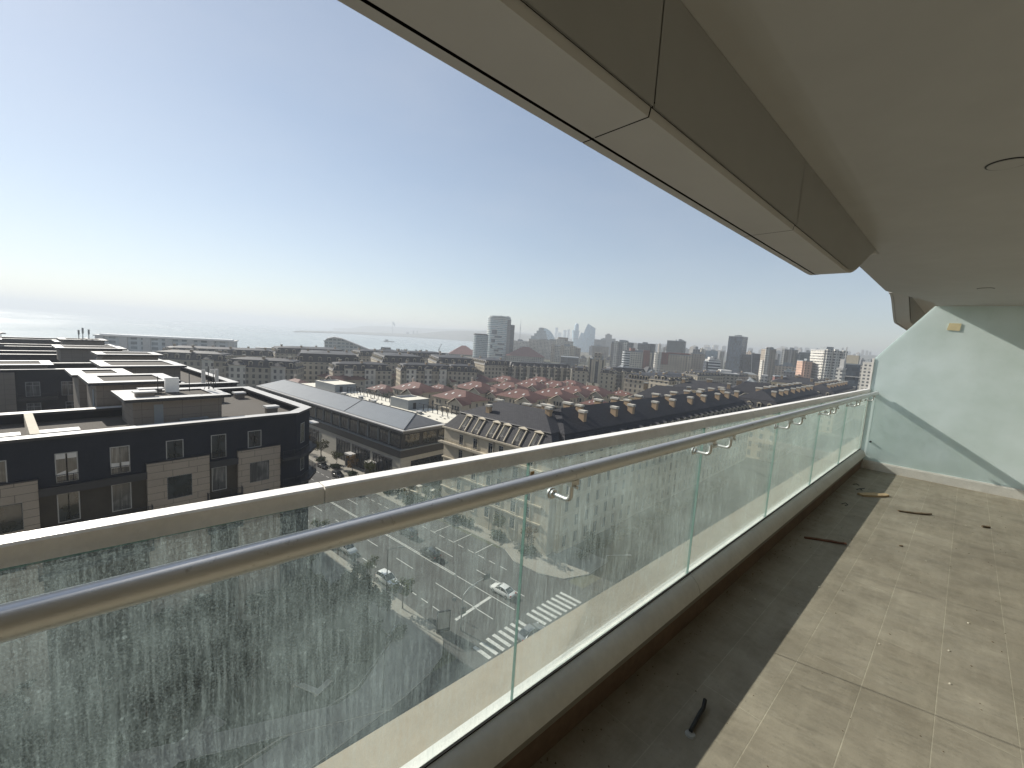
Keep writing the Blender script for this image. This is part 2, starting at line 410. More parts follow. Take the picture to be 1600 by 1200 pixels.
def dirty_glass(name='dirty_glass'):
    m, n, o = new_mat(name)
    p = pos(n)
    fine = noise(n, 280, 3, scl(n, p, (1, 1, .8)), .75)
    mid = noise(n, 26, 5, scl(n, p, (1, 1, .55)), .65)
    blot = noise(n, 2.4, 5, p, .6)
    drip = noise(n, 20, 4, scl(n, p, (1, 1, .05)), .6)
    v = n.nodes.new('ShaderNodeTexVoronoi'); v.inputs['Scale'].default_value = 55; n.links.new(p, v.inputs['Vector'])
    spots = ramp(n, v.outputs['Distance'], .1, .24, 1, 0)
    run = noise(n, 130, 4, scl(n, p, (1, 1, .07)), .7)               # fine run marks left by rain
    s = n.nodes.new('ShaderNodeSeparateXYZ'); n.links.new(p, s.inputs[0])
    far = ramp(n, s.outputs[1], .8, 5.0, 0, .13)                     # the panes towards the partition are dirtier
    d = math_(n, 'ADD', ramp(n, fine, .48, .72, 0, .155), ramp(n, mid, .42, .72, 0, .04))
    d = math_(n, 'ADD', d, ramp(n, blot, .35, .7, -.05, .05))
    d = math_(n, 'ADD', d, ramp(n, drip, .48, .75, 0, .045))
    d = math_(n, 'ADD', d, math_(n, 'MULTIPLY', ramp(n, run, .48, .72, 0, .24), ramp(n, s.outputs[1], .7, 2.0, .55, 1)))
    d = math_(n, 'ADD', d, math_(n, 'MULTIPLY', math_(n, 'MULTIPLY', spots, ramp(n, mid, .5, .65)), .2))
    smear = noise(n, 3.4, 4, scl(n, p, (1, .45, 1.6)), .6)            # half-dried wipe smears
    d = math_(n, 'ADD', d, ramp(n, smear, .5, .7, 0, .035))
    d = math_(n, 'ADD', d, far)
    d = math_(n, 'MINIMUM', math_(n, 'MAXIMUM', math_(n, 'ADD', d, .038), .02), .8)
    tr = n.nodes.new('ShaderNodeBsdfTransparent'); tr.inputs[0].default_value = (.94, .965, .955, 1)
    df = n.nodes.new('ShaderNodeBsdfDiffuse'); tl = n.nodes.new('ShaderNodeBsdfTranslucent')
    dc = mixc(n, ramp(n, s.outputs[1], .8, 4, 0, 1), (.55, .66, .66), (.68, .8, .75))
    n.links.new(dc, df.inputs[0]); n.links.new(dc, tl.inputs[0])
    du = n.nodes.new('ShaderNodeMixShader'); du.inputs[0].default_value = .42
    n.links.new(df.outputs[0], du.inputs[1]); n.links.new(tl.outputs[0], du.inputs[2])
    mx = n.nodes.new('ShaderNodeMixShader'); n.links.new(d, mx.inputs[0]); n.links.new(tr.outputs[0], mx.inputs[1]); n.links.new(du.outputs[0], mx.inputs[2])
    gl = n.nodes.new('ShaderNodeBsdfGlossy'); gl.inputs['Roughness'].default_value = .03
    lw = n.nodes.new('ShaderNodeLayerWeight'); lw.inputs[0].default_value = .12
    m2 = n.nodes.new('ShaderNodeMixShader'); n.links.new(math_(n, 'MULTIPLY', lw.outputs['Fresnel'], .45), m2.inputs[0])
    n.links.new(mx.outputs[0], m2.inputs[1]); n.links.new(gl.outputs[0], m2.inputs[2]); n.links.new(m2.outputs[0], o.inputs[0])
    return m
MT['dirty_glass'] = dirty_glass()
def mixmat(name, c, tf, transp):
    m, n, o = new_mat(name)
    f = noise(n, 2.2, 6, pos(n)); f2 = noise(n, 24, 4, pos(n))
    col = mixc(n, ramp(n, f, .3, .7), sc3(c, .92), sc3(c, 1.06)); col = mixc(n, ramp(n, f2, .55, .8, 0, .2), col, sc3(c, .8))
    d = n.nodes.new('ShaderNodeBsdfDiffuse'); t = n.nodes.new('ShaderNodeBsdfTranslucent'); q = n.nodes.new('ShaderNodeMixShader')
    n.links.new(col, d.inputs[0]); n.links.new(col, t.inputs[0]); q.inputs[0].default_value = tf
    n.links.new(d.outputs[0], q.inputs[1]); n.links.new(t.outputs[0], q.inputs[2])
    tr = n.nodes.new('ShaderNodeBsdfTransparent'); r = n.nodes.new('ShaderNodeMixShader'); r.inputs[0].default_value = transp
    n.links.new(q.outputs[0], r.inputs[1]); n.links.new(tr.outputs[0], r.inputs[2])
    gl = n.nodes.new('ShaderNodeBsdfGlossy'); gl.inputs['Roughness'].default_value = .35; lw = n.nodes.new('ShaderNodeLayerWeight'); lw.inputs[0].default_value = .1
    m2 = n.nodes.new('ShaderNodeMixShader'); n.links.new(math_(n, 'MULTIPLY', lw.outputs['Fresnel'], .3), m2.inputs[0])
    n.links.new(r.outputs[0], m2.inputs[1]); n.links.new(gl.outputs[0], m2.inputs[2]); n.links.new(m2.outputs[0], o.inputs[0])
    return m
MT['frosted'] = mixmat('frosted_glass', (.86, .97, .945), .5, .0)
MT['glass_edge'] = mixmat('glass_edge', (.16, .3, .26), .4, .25)

XG = -.973                       # plane of the glass balustrade
ZC = 2.43                        # ceiling
PY = 8.15                        # partition
Y0, Y1 = -4.5, 13.5
m = MB(); m.box(-.925, 3.2, Y0, Y1, -.02, 0); m.build('balcony_floor', 'tiles', kind='structure')
m = MB(); m.box(-1.25, 3.2, Y0, Y1, -.32, -.024); m.build('balcony_slab', 'beige', kind='structure')

# raised edge under the balustrade
cb = thing('balcony_curb', 'pale rounded curb along the foot of the balcony glass', 'curb')
cap = [(-.972, .283), (-.956, .285), (-.93, .272), (-.906, .25), (-.891, .222), (-.884, .196), (-.889, .188), (-.972, .188)]
for a, b in ((Y0, 2.395), (2.4, 5.195), (5.2, PY - .03)):
    mm = MB(); mm.loft([[(x, y, z) for x, z in cap] for y in (a, b)][::-1]); mm.build('cap_section', 'curb', cb, smooth=True)
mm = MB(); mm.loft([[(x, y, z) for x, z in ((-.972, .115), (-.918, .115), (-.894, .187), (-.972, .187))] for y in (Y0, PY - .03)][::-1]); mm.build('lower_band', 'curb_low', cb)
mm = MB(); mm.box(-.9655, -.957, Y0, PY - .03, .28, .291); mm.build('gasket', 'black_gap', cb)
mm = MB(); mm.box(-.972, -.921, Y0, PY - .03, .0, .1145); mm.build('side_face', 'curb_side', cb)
led = MB()
for a, b in ((Y0, -.4), (-.395, 2.9), (2.905, 6.2), (6.205, Y1)):
    led.loft([[(x, y, z) for x, z in ((-1.245, -.02), (-.99, -.02), (-.99, .262), (-1.0, .265), (-1.235, .205), (-1.245, .195))] for y in (a, b)][::-1])
led.build('stone_ledge', 'coping_stone', label='beige stone ledge running outside the glass balustrade', cat='ledge')
mm = MB(); mm.box(-1.016, -.981, Y0, PY - .03, .262, .272); mm.build('glazing_channel', 'white_metal', cb)

# glass balustrade
bal = thing('glass_balustrade', 'dusty glass balustrade with aluminium cap and steel handrail', 'balustrade', (0, 0, 0))
JY = [-3.23, -1.82, -.415, .99, 2.40, 3.80, 5.21, 6.62, PY - .012]
for a, b in zip(JY, JY[1:]):
    mm = MB(); mm.box(XG - .006, XG + .006, a + .0015, b - .0015, .272, 1.19, 0)
    for i, f in enumerate(mm.f):
        n_ = (V(mm.v[f[1]]) - V(mm.v[f[0]])).cross(V(mm.v[f[2]]) - V(mm.v[f[1]]))
        if abs(n_.x) < max(abs(n_.y), abs(n_.z)): mm.m[i] = 1
    mm.build('glass_panel', ['dirty_glass', 'glass_edge'], bal)
mm = MB()
for a, b, za, zb, ta, tb in ((Y0, .31, 1.262, 1.236, .034, .038), (.313, 3.12, 1.236, 1.217, .038, .05), (3.124, 5.6, 1.217, 1.21, .05, .05), (5.604, PY - .014, 1.21, 1.204, .05, .05)):
    mm.loft([[(x, y, z) for x, z in ((-.995, zt - th), (-.981, zt - th), (-.981, zt - .02), (-.965, zt - .02), (-.965, zt - th), (-.95, zt - th), (-.95, zt - .004), (-.954, zt), (-.991, zt), (-.995, zt - .004))] for y, zt, th in ((a, za, ta), (b, zb, tb))][::-1])
mm.build('cap_rail', 'alu', bal)
XH, ZH, RH = -.872, 1.153, .0262
hr = MB(); hr.tube([(XH, Y0, ZH), (XH, 6.02, ZH)], RH, 28); hr.tube([(XH, 6.026, ZH), (XH, PY - .03, ZH)], RH * .98, 28)
hr.build('handrail', 'steel', bal, smooth=True)
def bracket(y):
    m = MB()
    m.loft([[(x, y + r * math.cos(t), 1.052 + r * math.sin(t)) for t in [2 * math.pi * k / 14 for k in range(14)]] for x, r in ((XG + .007, .021), (XG + .013, .021), (XG + .0135, .0165), (XG + .024, .0165), (XG + .0245, .01))])
    pth = [(XG + .022, y, 1.052)] + [(XG + .022 + (XH - XG - .045) + .022 * math.sin(t), y, 1.052 + .022 - .022 * math.cos(t)) for t in [math.pi / 2 * k / 5 for k in range(6)]] + [(XH - .001, y, 1.112)]
    m.tube(pth, .0085, 10)
    m.box(XH - .016, XH + .016, y - .02, y + .02, 1.112, ZH - RH + .004)
    m.tube([(XH + .006, y, 1.108), (XH + .026, y, 1.108)], .006, 8)
    m.build('bracket', 'steel', bal, smooth=True)
for y in (-1.7, -1.94, -.3, -.54, 1.108, 2.265, 2.54, 3.70, 4.06, 5.1, 5.35, 6.5, 6.74, 7.85): bracket(y)
st = MB(); st.rbox((0, 0, 0), .018, .003, .022, 0)
for k, (y, z) in enumerate(((1.005, 1.139),)):
    s_ = MB(); s_.box(XG + .0065, XG + .0085, y - .009, y + .009, z - .011, z + .011)
    s_.build('sticker', plain('brown_tape', (.3, .19, .09), .7), label='small brown sticker stuck on the balustrade glass', cat='sticker')

# frosted partition with its cut-off corner
ang = math.atan2(.1, 1.57)
pt = thing('partition_screen', 'frosted green glass partition screen with a cut corner', 'partition', (-.975, PY, 0), ang)
poly = [(.012, .118), (3.9, .118), (3.9, 2.425), (.55, 2.425), (.012, 1.665)]
mm = MB(); mm.loft([[(x, y, z) for x, z in poly] for y in (.006, .018)]); mm.build('glass_sheet', 'frosted', pt)
mm = MB(); mm.box(-.014, .011, -.004, .03, .0, 1.66); mm.build('edge_post', 'alu', pt)
mm = MB(); mm.box(.062, 3.9, -.022, .042, .0, .112); mm.box(.062, 3.9, -.012, .032, .1125, .128); mm.build('base_rail', 'alu', pt)
def on_part(x, y):            # local coordinates on the screen for a photo pixel
    O = V((-.975, PY, 0)); X = V((math.cos(ang), math.sin(ang), 0)); Y = V((-math.sin(ang), math.cos(ang), 0))
    d = ray(x, y); t = (O - V((0, 0, CZ))).dot(Y) / d.dot(Y); p = V((0, 0, CZ)) + d * t - O
    return p.dot(X), p.z
lx, lz = on_part(1491, 511); s_ = MB(); s_.rbox((0, 0, 0), .125, .003, .1, 0)
s_ = MB(); s_.loft([[(-.06, y, -.05), (.062, y, -.043), (.055, y, .055), (-.058, y, .045)] for y in (-.002, .004)])
o = s_.build('sticker', plain('cream_tape', (.62, .55, .34), .7, 0, .1, 8), label='square cream sticker high on the frosted partition', cat='sticker')
o.location = (-.975 + lx * math.cos(ang), PY + lx * math.sin(ang), lz); o.rotation_euler = (0, .12, ang)
lx, lz = on_part(1360, 690); s_ = MB(); s_.tube([(lx, .004, lz), (lx, -.02, lz)], .014, 10); s_.build('bolt', 'dark_metal', pt)

# ceiling, downlights, fascia beams
m = MB(); m.prism([(-.76, Y0), (3.2, Y0), (3.2, 8.3), (-.42, 8.19), (-.42, 7.75), (-.76, 6.45)], ZC, ZC + .3, 0); m.build('balcony_ceiling', 'ceil', kind='structure')
ZC2 = 2.654                                  # the neighbour's ceiling beyond the screen sits a step higher and farther out
m = MB(); m.prism([(-.96, 8.42), (3.2, 8.42), (3.2, Y1 + 3), (-.96, Y1 + 3)], ZC2, ZC2 + .1, 0); m.build('neighbour_ceiling', 'ceil', kind='structure')
def downlight(x, y, label):
    t = thing('ceiling_light', label, 'ceiling light', (x, y, ZC), 0, 'recessed balcony lights')
    n = 28; rings = []
    for r, z in ((.062, -.003), (.062, -.0005), (.0565, -.0005), (.0565, -.003)): rings.append([(r * math.cos(2 * math.pi * k / n), r * math.sin(2 * math.pi * k / n), z) for k in range(n)])
    mm = MB(); mm.loft(rings + [rings[0]], 0, cap=False); mm.build('trim_ring', 'dark_metal', t)
    mm = MB(); mm.cyl(0, 0, -.0045, -.001, .056, n); mm.build('diffuser', 'ceil', t)
    return t
downlight(.0, 2.62, 'recessed round ceiling light nearest the viewer')
downlight(.008, 6.49, 'recessed round ceiling light just before the frosted partition')
def smooth_path(y0, y1, z0, z1, n=14):
    return [(y0 + (y1 - y0) * k / n, z0 + (z1 - z0) * (lambda t: t * t * (3 - 2 * t))(k / n)) for k in range(n + 1)]
ZB = 2.143
def fascia(label, ya, yb, swa, swb, joints, ZC=ZC, ZB=ZB, dx=0., sw=.95):
    t = thing('fascia_beam', label, 'fascia', (0, 0, 0), 0, 'fascia panels edging the balcony ceiling')
    low = []
    if swa: low += smooth_path(ya, ya + sw, ZC - .004, ZB)
    else: low += [(ya, ZB)]
    if swb: low += smooth_path(yb - 1.0, yb, ZB, ZC - .004)
    else: low += [(yb, ZB)]
    cuts = [low[0][0] - 1] + joints + [low[-1][0] + 1]
    def zl(y):
        for a, b in zip(low, low[1:]):
            if a[0] <= y <= b[0]: return a[1] + (b[1] - a[1]) * (y - a[0]) / max(1e-6, b[0] - a[0])
        return low[0][1] if y < low[0][0] else low[-1][1]
    for a, b in zip(cuts, cuts[1:]):
        a, b = max(a + .0025, low[0][0]), min(b - .0025, low[-1][0])
        ys = sorted({a, b, *[p[0] for p in low if a < p[0] < b]})
        inn = MB(); bot = MB()
        for y, y2 in zip(ys, ys[1:]):
            z, z2 = zl(y), zl(y2)
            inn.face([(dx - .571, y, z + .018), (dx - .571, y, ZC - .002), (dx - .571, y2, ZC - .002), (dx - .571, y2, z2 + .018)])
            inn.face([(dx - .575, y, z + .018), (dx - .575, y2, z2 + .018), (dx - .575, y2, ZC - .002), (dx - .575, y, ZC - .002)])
            # soffit with a drip lip at the outer edge
            for x0, x1, dz in ((dx - .745, dx - .583, 0.), (dx - .752, dx - .747, .006), (dx - .782, dx - .753, -.001)):
                bot.face([(x0, y, z + dz), (x0, y2, z2 + dz), (x1, y2, z2 + dz), (x1, y, z + dz)])
            bot.face([(dx - .583, y, z), (dx - .583, y2, z2), (dx - .579, y2, z2 + .02), (dx - .579, y, z + .02)])
            bot.face([(dx - .782, y, z - .001), (dx - .782, y, ZC + .6), (dx - .782, y2, ZC + .6), (dx - .782, y2, z2 - .001)])
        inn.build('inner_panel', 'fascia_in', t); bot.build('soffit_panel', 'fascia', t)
    core = MB()
    for (y, z), (y2, z2) in zip(low, low[1:]):
        if y2 - y < 1e-5: continue
        for x0, x1, d in ((dx - .7812, dx - .5725, .03),): core.face([(x0, y, z + d), (x0, y2, z2 + d), (x1, y2, z2 + d), (x1, y, z + d)])
        for xq, zo in ((dx - .7812, 0.), (dx - .58, .03)): core.face([(xq, y, z + zo), (xq, y2, z2 + zo), (xq, y2, ZC + .55), (xq, y, ZC + .55)])
    core.build('backing', 'black_gap', t)
    return t
fascia('long grey fascia beam across the near ceiling edge', Y0, 4.25, False, True, [-.5, .915, 2.11])
fascia('farther fascia beam swooping down behind the frosted partition', 8.43, Y1 + 3, True, False, [11.8], ZC2, 2.29, -.17, 1.2)
# the flat's own wall behind the viewer and the far end of the balcony
aw = thing('apartment_tower', 'pale tower wall at the back of the balcony', 'apartment building', (0, 0, 0))
mm = MB(); mm.box(3.2, 16, Y0 - 20, Y1 + 6, G, 14); mm.build('wall', 'beige', aw)
mm = MB(); mm.box(-.97, 3.2, Y0 - .25, Y0, -.3, 2.73); mm.build('end_wall', 'beige', aw)
mm = MB(); mm.box(-.782, 3.2, Y0, Y1 + 3, 2.76, 3.05); mm.build('upper_slab', 'beige', aw)

# rubbish left on the floor
def splinter(name, a, b, w0, hgt, mat, label, cat, bend=0.):
    a, b = V((a[0], a[1], 0)), V((b[0], b[1], 0)); d = b - a; nn = V((-d.y, d.x, 0)).normalized(); rings = []
    for k in range(7):
        t = k / 6; wv = w0 * (.55 + .45 * math.sin(math.pi * min(1, .15 + t * .9))) * (1 + .12 * math.sin(k * 5.1)); c = a + d * t + nn * bend * math.sin(math.pi * t); h = hgt * (1 + .2 * math.sin(k * 3.3)); zz = .001 + .012 * max(0, t - .5) * (1 if bend else 0)
        rings.append([c - nn * wv + V((0, 0, zz)), c + nn * wv + V((0, 0, zz)), c + nn * wv * .8 + V((0, 0, h + zz)), c - nn * wv * .9 + V((0, 0, h * .8 + zz))])
    m = MB(); m.loft(rings); return m.build(name, mat, label=label, cat=cat)
MT['raw_wood'] = plain('raw_wood', (.46, .34, .2), .8, 0, .2, 12)
MT['red_wood'] = plain('red_brown_wood', (.13, .055, .03), .8, 0, .3, 15)
MT['old_wood'] = plain('weathered_wood', (.15, .11, .07), .9, 0, .4, 20)
MT['rubber'] = plain('black_rubber', (.012, .012, .013), .45)
MT['scrap'] = plain('plaster_scrap', (.5, .46, .38), .9)
splinter('wood_strip', (-.8, 4.39), (-.53, 4.555), .015, .013, 'red_wood', 'dark red-brown wood strip lying across the shadow edge', 'wood strip', .015)
splinter('wood_offcut', (-.695, 6.42), (-.478, 6.72), .05, .024, 'raw_wood', 'pale wood offcut lying near the partition', 'wood offcut')
splinter('wood_stick', (-.33, 6.14), (-.08, 6.335), .014, .014, 'old_wood', 'crooked brown stick lying in the sunlight', 'stick', -.01)
cd = MB(); pth = [(-.592 - .004, 1.69, .012), (-.6, 1.74, .014), (-.605, 1.79, .016), (-.607, 1.84, .02), (-.617, 1.878, .03)]
cd.tube(pth, .0085, 10); cd.build('cable_tie', 'rubber', label='bent black rubber cord standing out of a pale stub', cat='cord', smooth=True)
c2 = MB(); c2.cyl(-.593, 1.685, .0, .006, .022, 16, 0, .018); c2.build('plastic_stub', plain('dirty_plastic', (.35, .35, .33), .6), label='round dirty plastic stub at the foot of the black cord', cat='plastic cap')
def wire(pts, r, mat, label):
    m = MB(); m.tube(pts, r, 6); m.build('wire_scrap', mat, label=label, cat='wire')
wire([(-.76, 6.66, .006), (-.73, 6.7, .02), (-.71, 6.68, .006), (-.74, 6.74, .005), (-.7, 6.78, .015)], .005, 'rubber', 'tangled black wire scrap beyond the pale wood offcut')
wire([(-.77, 5.82, .005), (-.745, 5.87, .014), (-.72, 5.85, .005), (-.735, 5.8, .004)], .004, 'rubber', 'curled black wire scrap in the shaded strip')
wire([(-.83, 6.9, .004), (-.8, 6.93, .012), (-.77, 6.92, .004)], .005, 'rubber', 'short black wire scrap close to the curb')
splinter('plaster_chip', (.285, 6.37), (.34, 6.41), .012, .02, 'old_wood', 'small dark chip alone on the sunlit tiles by the right edge', 'chip')
splinter('plaster_chip', (-.222, 4.97), (-.2, 4.99), .006, .01, 'old_wood', 'tiny brown chip alone in the middle of the sunlit tiles', 'chip')
rr = random.Random(31); gm = MB()
for k in range(420):
    x = -.91 + abs(rr.gauss(0, .06)) if k < 250 else rr.uniform(-.9, .6); y = rr.uniform(.9, 8.0); r = rr.uniform(.0015, .0042)
    a = rr.uniform(0, 6); gm.loft([[(x + r * q * math.cos(a + i * 1.26) * (1 + .5 * (i % 2)), y + r * q * math.sin(a + i * 1.26), z) for i in range(5)] for z, q in ((.0003, 1), (r * .8, .6))])
gm.build('floor_grit', 'old_wood', label='fine dark grit and dust scattered over the tiles and along the curb', cat='grit', kind='stuff')
rr = random.Random(3)
for k in range(26):
    x, y = rr.uniform(-.85, .5), rr.uniform(1.3, 7.6); r = rr.uniform(.003, .007); mm = MB()
    mm.loft([[(x + r * q * math.cos(t) * rr.uniform(.6, 1.2), y + r * q * math.sin(t) * rr.uniform(.6, 1.2), z) for t in [2 * math.pi * i / 6 for i in range(6)]] for z, q in ((.0, 1), (r * .5, .9), (r * .9, .4))])
    mm.build('plaster_crumb', 'scrap', label='tiny pale plaster crumb scattered on the balcony tiles', cat='crumb', group='plaster crumbs on the tiles')

# ================================================================== GROUND, SEA, ROADS
def terr_mat():
    m, n, o = new_mat('city_ground')
    p = pos(n); f = noise(n, .012, 6, p); f2 = noise(n, .09, 5, p)
    col = mixc(n, ramp(n, f, .42, .58), (.16, .145, .12), (.07, .075, .045))
    col = mixc(n, ramp(n, f2, .4, .65, 0, .6), col, (.045, .05, .03))
    principled(n, o, col, .95, 0, .2)
    return m
MT['terrain'] = terr_mat()
def sea_mat():
    m, n, o = new_mat('sea_water')
    p = pos(n); f = noise(n, .05, 5, scl(n, p, (1, .5, 1))); f2 = noise(n, .0016, 4, scl(n, p, (.6, 2.2, 1)))
    col = mixc(n, ramp(n, f2, .35, .65), (.2, .245, .25), (.26, .3, .3))
    principled(n, o, col, ramp(n, f2, .35, .65, .16, .3), 0, .5, f, .25, .6)
    return m
MT['sea'] = sea_mat()
m = MB(); m.face([(-60000, -60000, G - 3.5), (60000, -60000, G - 3.5), (60000, 60000, G - 3.5), (-60000, 60000, G - 3.5)])
m.build('sea', 'sea', kind='structure')
def sh(x, y):
    p = at(x, y, G - 3); return (p.x, p.y)
shore = [(-420, -900), (-430, -300)] + [sh(*q) for q in ((0, 536), (200, 543), (380, 551), (480, 551.5), (620, 553.5), (722, 553.5), (742, 546), (746, 537.5), (738, 533.4), (690, 530), (640, 526.8), (540, 521.4), (500, 519.9), (458, 518.6))]
shore += [sh(*q) for q in ((470, 517.2), (540, 518.6), (600, 521))] + [tuple(pd(600, 7200)[:2]), tuple(pd(540, 7600)[:2]), tuple(pd(520, 12000)[:2]), tuple(pd(900, 26000)[:2]), (26000, 26000), (26000, -26000), (-420, -26000)]
m = MB(); m.prism(shore[::-1] if sum(a[0] * b[1] - b[0] * a[1] for a, b in zip(shore, shore[1:] + shore[:1])) < 0 else shore, G - 12, G, 0, bottom=False); m.build('ground', 'terrain', kind='structure')

P0 = V((-42.4, 42.5, 0)); RS = V((-.988, -.155, 0)).normalized(); RN = V((-.155, .988, 0)).normalized()
def rd(s, t, z=0.): p = P0 + RS * s + RN * t; return (p.x, p.y, G + z)
RA = math.atan2(-RS.y, -RS.x)
def quadmb(m, s0, s1, t0, t1, z, mat=0): m.face([rd(s0, t0, z), rd(s0, t1, z), rd(s1, t1, z), rd(s1, t0, z)][::1], mat)
m = MB()
m.face([(-40.5, -80, G + .012), (-6, -80, G + .012), (-6, 330, G + .012), (-45.5, 330, G + .012), (-39.5, 64, G + .012)])
m.face([rd(-5, -13, .008), rd(-5, 12.5, .008), rd(150, 10.5, .008), rd(150, -11, .008)][::-1])
m.face([rd(14, 10.5, .008), rd(17, 14.5, .008), rd(36, 14.5, .008), rd(39, 10.5, .008)][::-1] if False else [rd(-2, 10.5, .004), rd(-2, 15, .004), rd(12, 15, .004), rd(16, 10.5, .004)])
m.build('road', 'asphalt', kind='structure')
# pavements with kerbs
def slab(name, pts, h, mat, kind='structure'):
    a = sum(p[0] * q[1] - q[0] * p[1] for p, q in zip(pts, pts[1:] + pts[:1]))
    if a < 0: pts = pts[::-1]
    m = MB(); m.prism([(p[0], p[1]) for p in pts], G + .0, G + h, 1, 0, False); m.build(name, [mat, 'kerb'], kind=kind)
def R2(s, t): return rd(s, t)[:2]
corner_l = [R2(6, -11), R2(3, -12), R2(1, -14), R2(0, -17), R2(-.5, -21)]
slab('pavement', [R2(150, -11)] + corner_l + [R2(-.5, -60), R2(4, -60), R2(4, -24), R2(8, -16.5), R2(150, -16.5)], .14, 'paving')
slab('pavement', [R2(150, 10.5), R2(36, 10.5), R2(33, 13), R2(13, 13), R2(9, 10.8), R2(3, 10.8), R2(-1, 12.5), R2(-3.5, 17), R2(-4, 24), R2(150, 24)], .14, 'paving')
slab('garden_lawn', [R2(8, -17), R2(52, -17), R2(52, -26), R2(14, -110), R2(4.5, -110), R2(4.5, -24)], .2, 'lawn')
slab('garden_path', [(-49, -2), (-46.5, -2), (-38, 20), (-40, 21)], .22, 'paving')
slab('garden_path', [(-30, -30), (-28, -31), (-47, 6), (-49, 5)], .216, 'paving')
# markings
m = MB(); z = .02
for t in (-.22, .1): m.face([rd(13.5, t - .08, z), rd(13.5, t + .08, z), rd(140, t + .08, z), rd(140, t - .08, z)][::-1])
def dash(t, s0, s1, on, off, wd=.14):
    s = s0
    while s < s1: m.face([rd(s, t - wd / 2, z), rd(s, t + wd / 2, z), rd(min(s1, s + on), t + wd / 2, z), rd(min(s1, s + on), t - wd / 2, z)][::-1]); s += on + off
dash(-4.0, 1, 14, 13, 1); dash(-4.0, 20, 140, 5, 6)
dash(3.7, 1, 12, 11, 1); dash(3.7, 18, 140, 5, 6)
dash(-8.3, 8, 140, 1.6, 1.2); dash(7.6, 8, 140, 1.6, 1.2)
dash(-.06, 0, 13, 13, 1)
m.face([rd(4.6, -8, z), rd(4.6, -.3, z), rd(5.1, -.3, z), rd(5.1, -8, z)][::-1])
for s in (16, 22, 28): m.face([rd(s, 7.7, z), rd(s, 12.8, z), rd(s + .15, 12.8, z), rd(s + .15, 7.7, z)][::-1])
for k in range(17):
    t = -10.2 + k * 1.17
    if 8 <= k <= 8: continue
    sa, sb = -3.7 - (t + 10.7) * .15, -.75 - (t + 10.7) * .1
    m.face([rd(sa, t, z), rd(sa, t + .55, z), rd(sb, t + .55, z), rd(sb, t, z)][::-1])
mk = m.build('road_markings', 'paint', kind='structure')
if False: pass

# ================================================================== DARK APARTMENT BLOCKS (left)
FA = (-64.3, 17.0, 0); TA = math.radians(99.2)
def ring(m, poly, w_, z0, z1, mat=0):       # coping strip of width w_ along the inside of a convex-ish CCW polygon
    n = len(poly); c = [V((p[0], p[1], 0)) for p in poly]; inn = []
    for i in range(n):
        a, b, d = c[i - 1], c[i], c[(i + 1) % n]
        n1 = (b - a).normalized(); n1 = V((-n1.y, n1.x, 0)); n2 = (d - b).normalized(); n2 = V((-n2.y, n2.x, 0))
        k = (n1 + n2); k = k / max(.3, k.dot(n1)); inn.append(b + k * w_)
    for i in range(n):
        j = (i + 1) % n; a, b, p, q = c[i], c[j], inn[i], inn[j]
        m.face([(a.x, a.y, z1), (b.x, b.y, z1), (q.x, q.y, z1), (p.x, p.y, z1)], mat)
        m.face([(a.x, a.y, z0), (b.x, b.y, z0), (b.x, b.y, z1), (a.x, a.y, z1)], mat + 1)
        m.face([(q.x, q.y, z0), (p.x, p.y, z0), (p.x, p.y, z1), (q.x, q.y, z1)], mat + 1)
        m.face([(p.x, p.y, z0), (q.x, q.y, z0), (b.x, b.y, z0), (a.x, a.y, z0)], mat + 1)
    return inn
def flat_roof(parent, poly, zt, wall='dark_wall', z0=G, cw=1.5, drop=1.3, name='wall'):
    m = MB(); m.prism(poly, z0, zt - drop, 0, 1, False); m.build(name, [wall, 'gravel'], parent)
    # parapet: thin wall standing on the edge + coping on it
    p = MB(); n = len(poly); c = [V((q[0], q[1], 0)) for q in poly]
    for i in range(n):
        a, b = c[i], c[(i + 1) % n]; d = (b - a).normalized(); nn = V((-d.y, d.x, 0)) * .35
        p.face([(a.x, a.y, zt - drop), (b.x, b.y, zt - drop), (b.x, b.y, zt - .32), (a.x, a.y, zt - .32)])
        a2, b2 = a + nn + d * .35, b + nn - d * .35
        p.face([(b2.x, b2.y, zt - drop), (a2.x, a2.y, zt - drop), (a2.x, a2.y, zt - .32), (b2.x, b2.y, zt - .32)])
    p.build('parapet', wall, parent)
    o = [(q.x, q.y) for q in c]
    out = MB()
    # overhanging coping
    big = []
    for i in range(n):
        a, b, d = c[i - 1], c[i], c[(i + 1) % n]
        n1 = (b - a).normalized(); n1 = V((-n1.y, n1.x, 0)); n2 = (d - b).normalized(); n2 = V((-n2.y, n2.x, 0))
        k = (n1 + n2); k = k / max(.3, k.dot(n1)); q = b - k * .3; big.append((q.x, q.y))
    ring(out, big, cw, zt - .3, zt, 0); out.build('coping', ['coping', 'dark_metal'], parent)

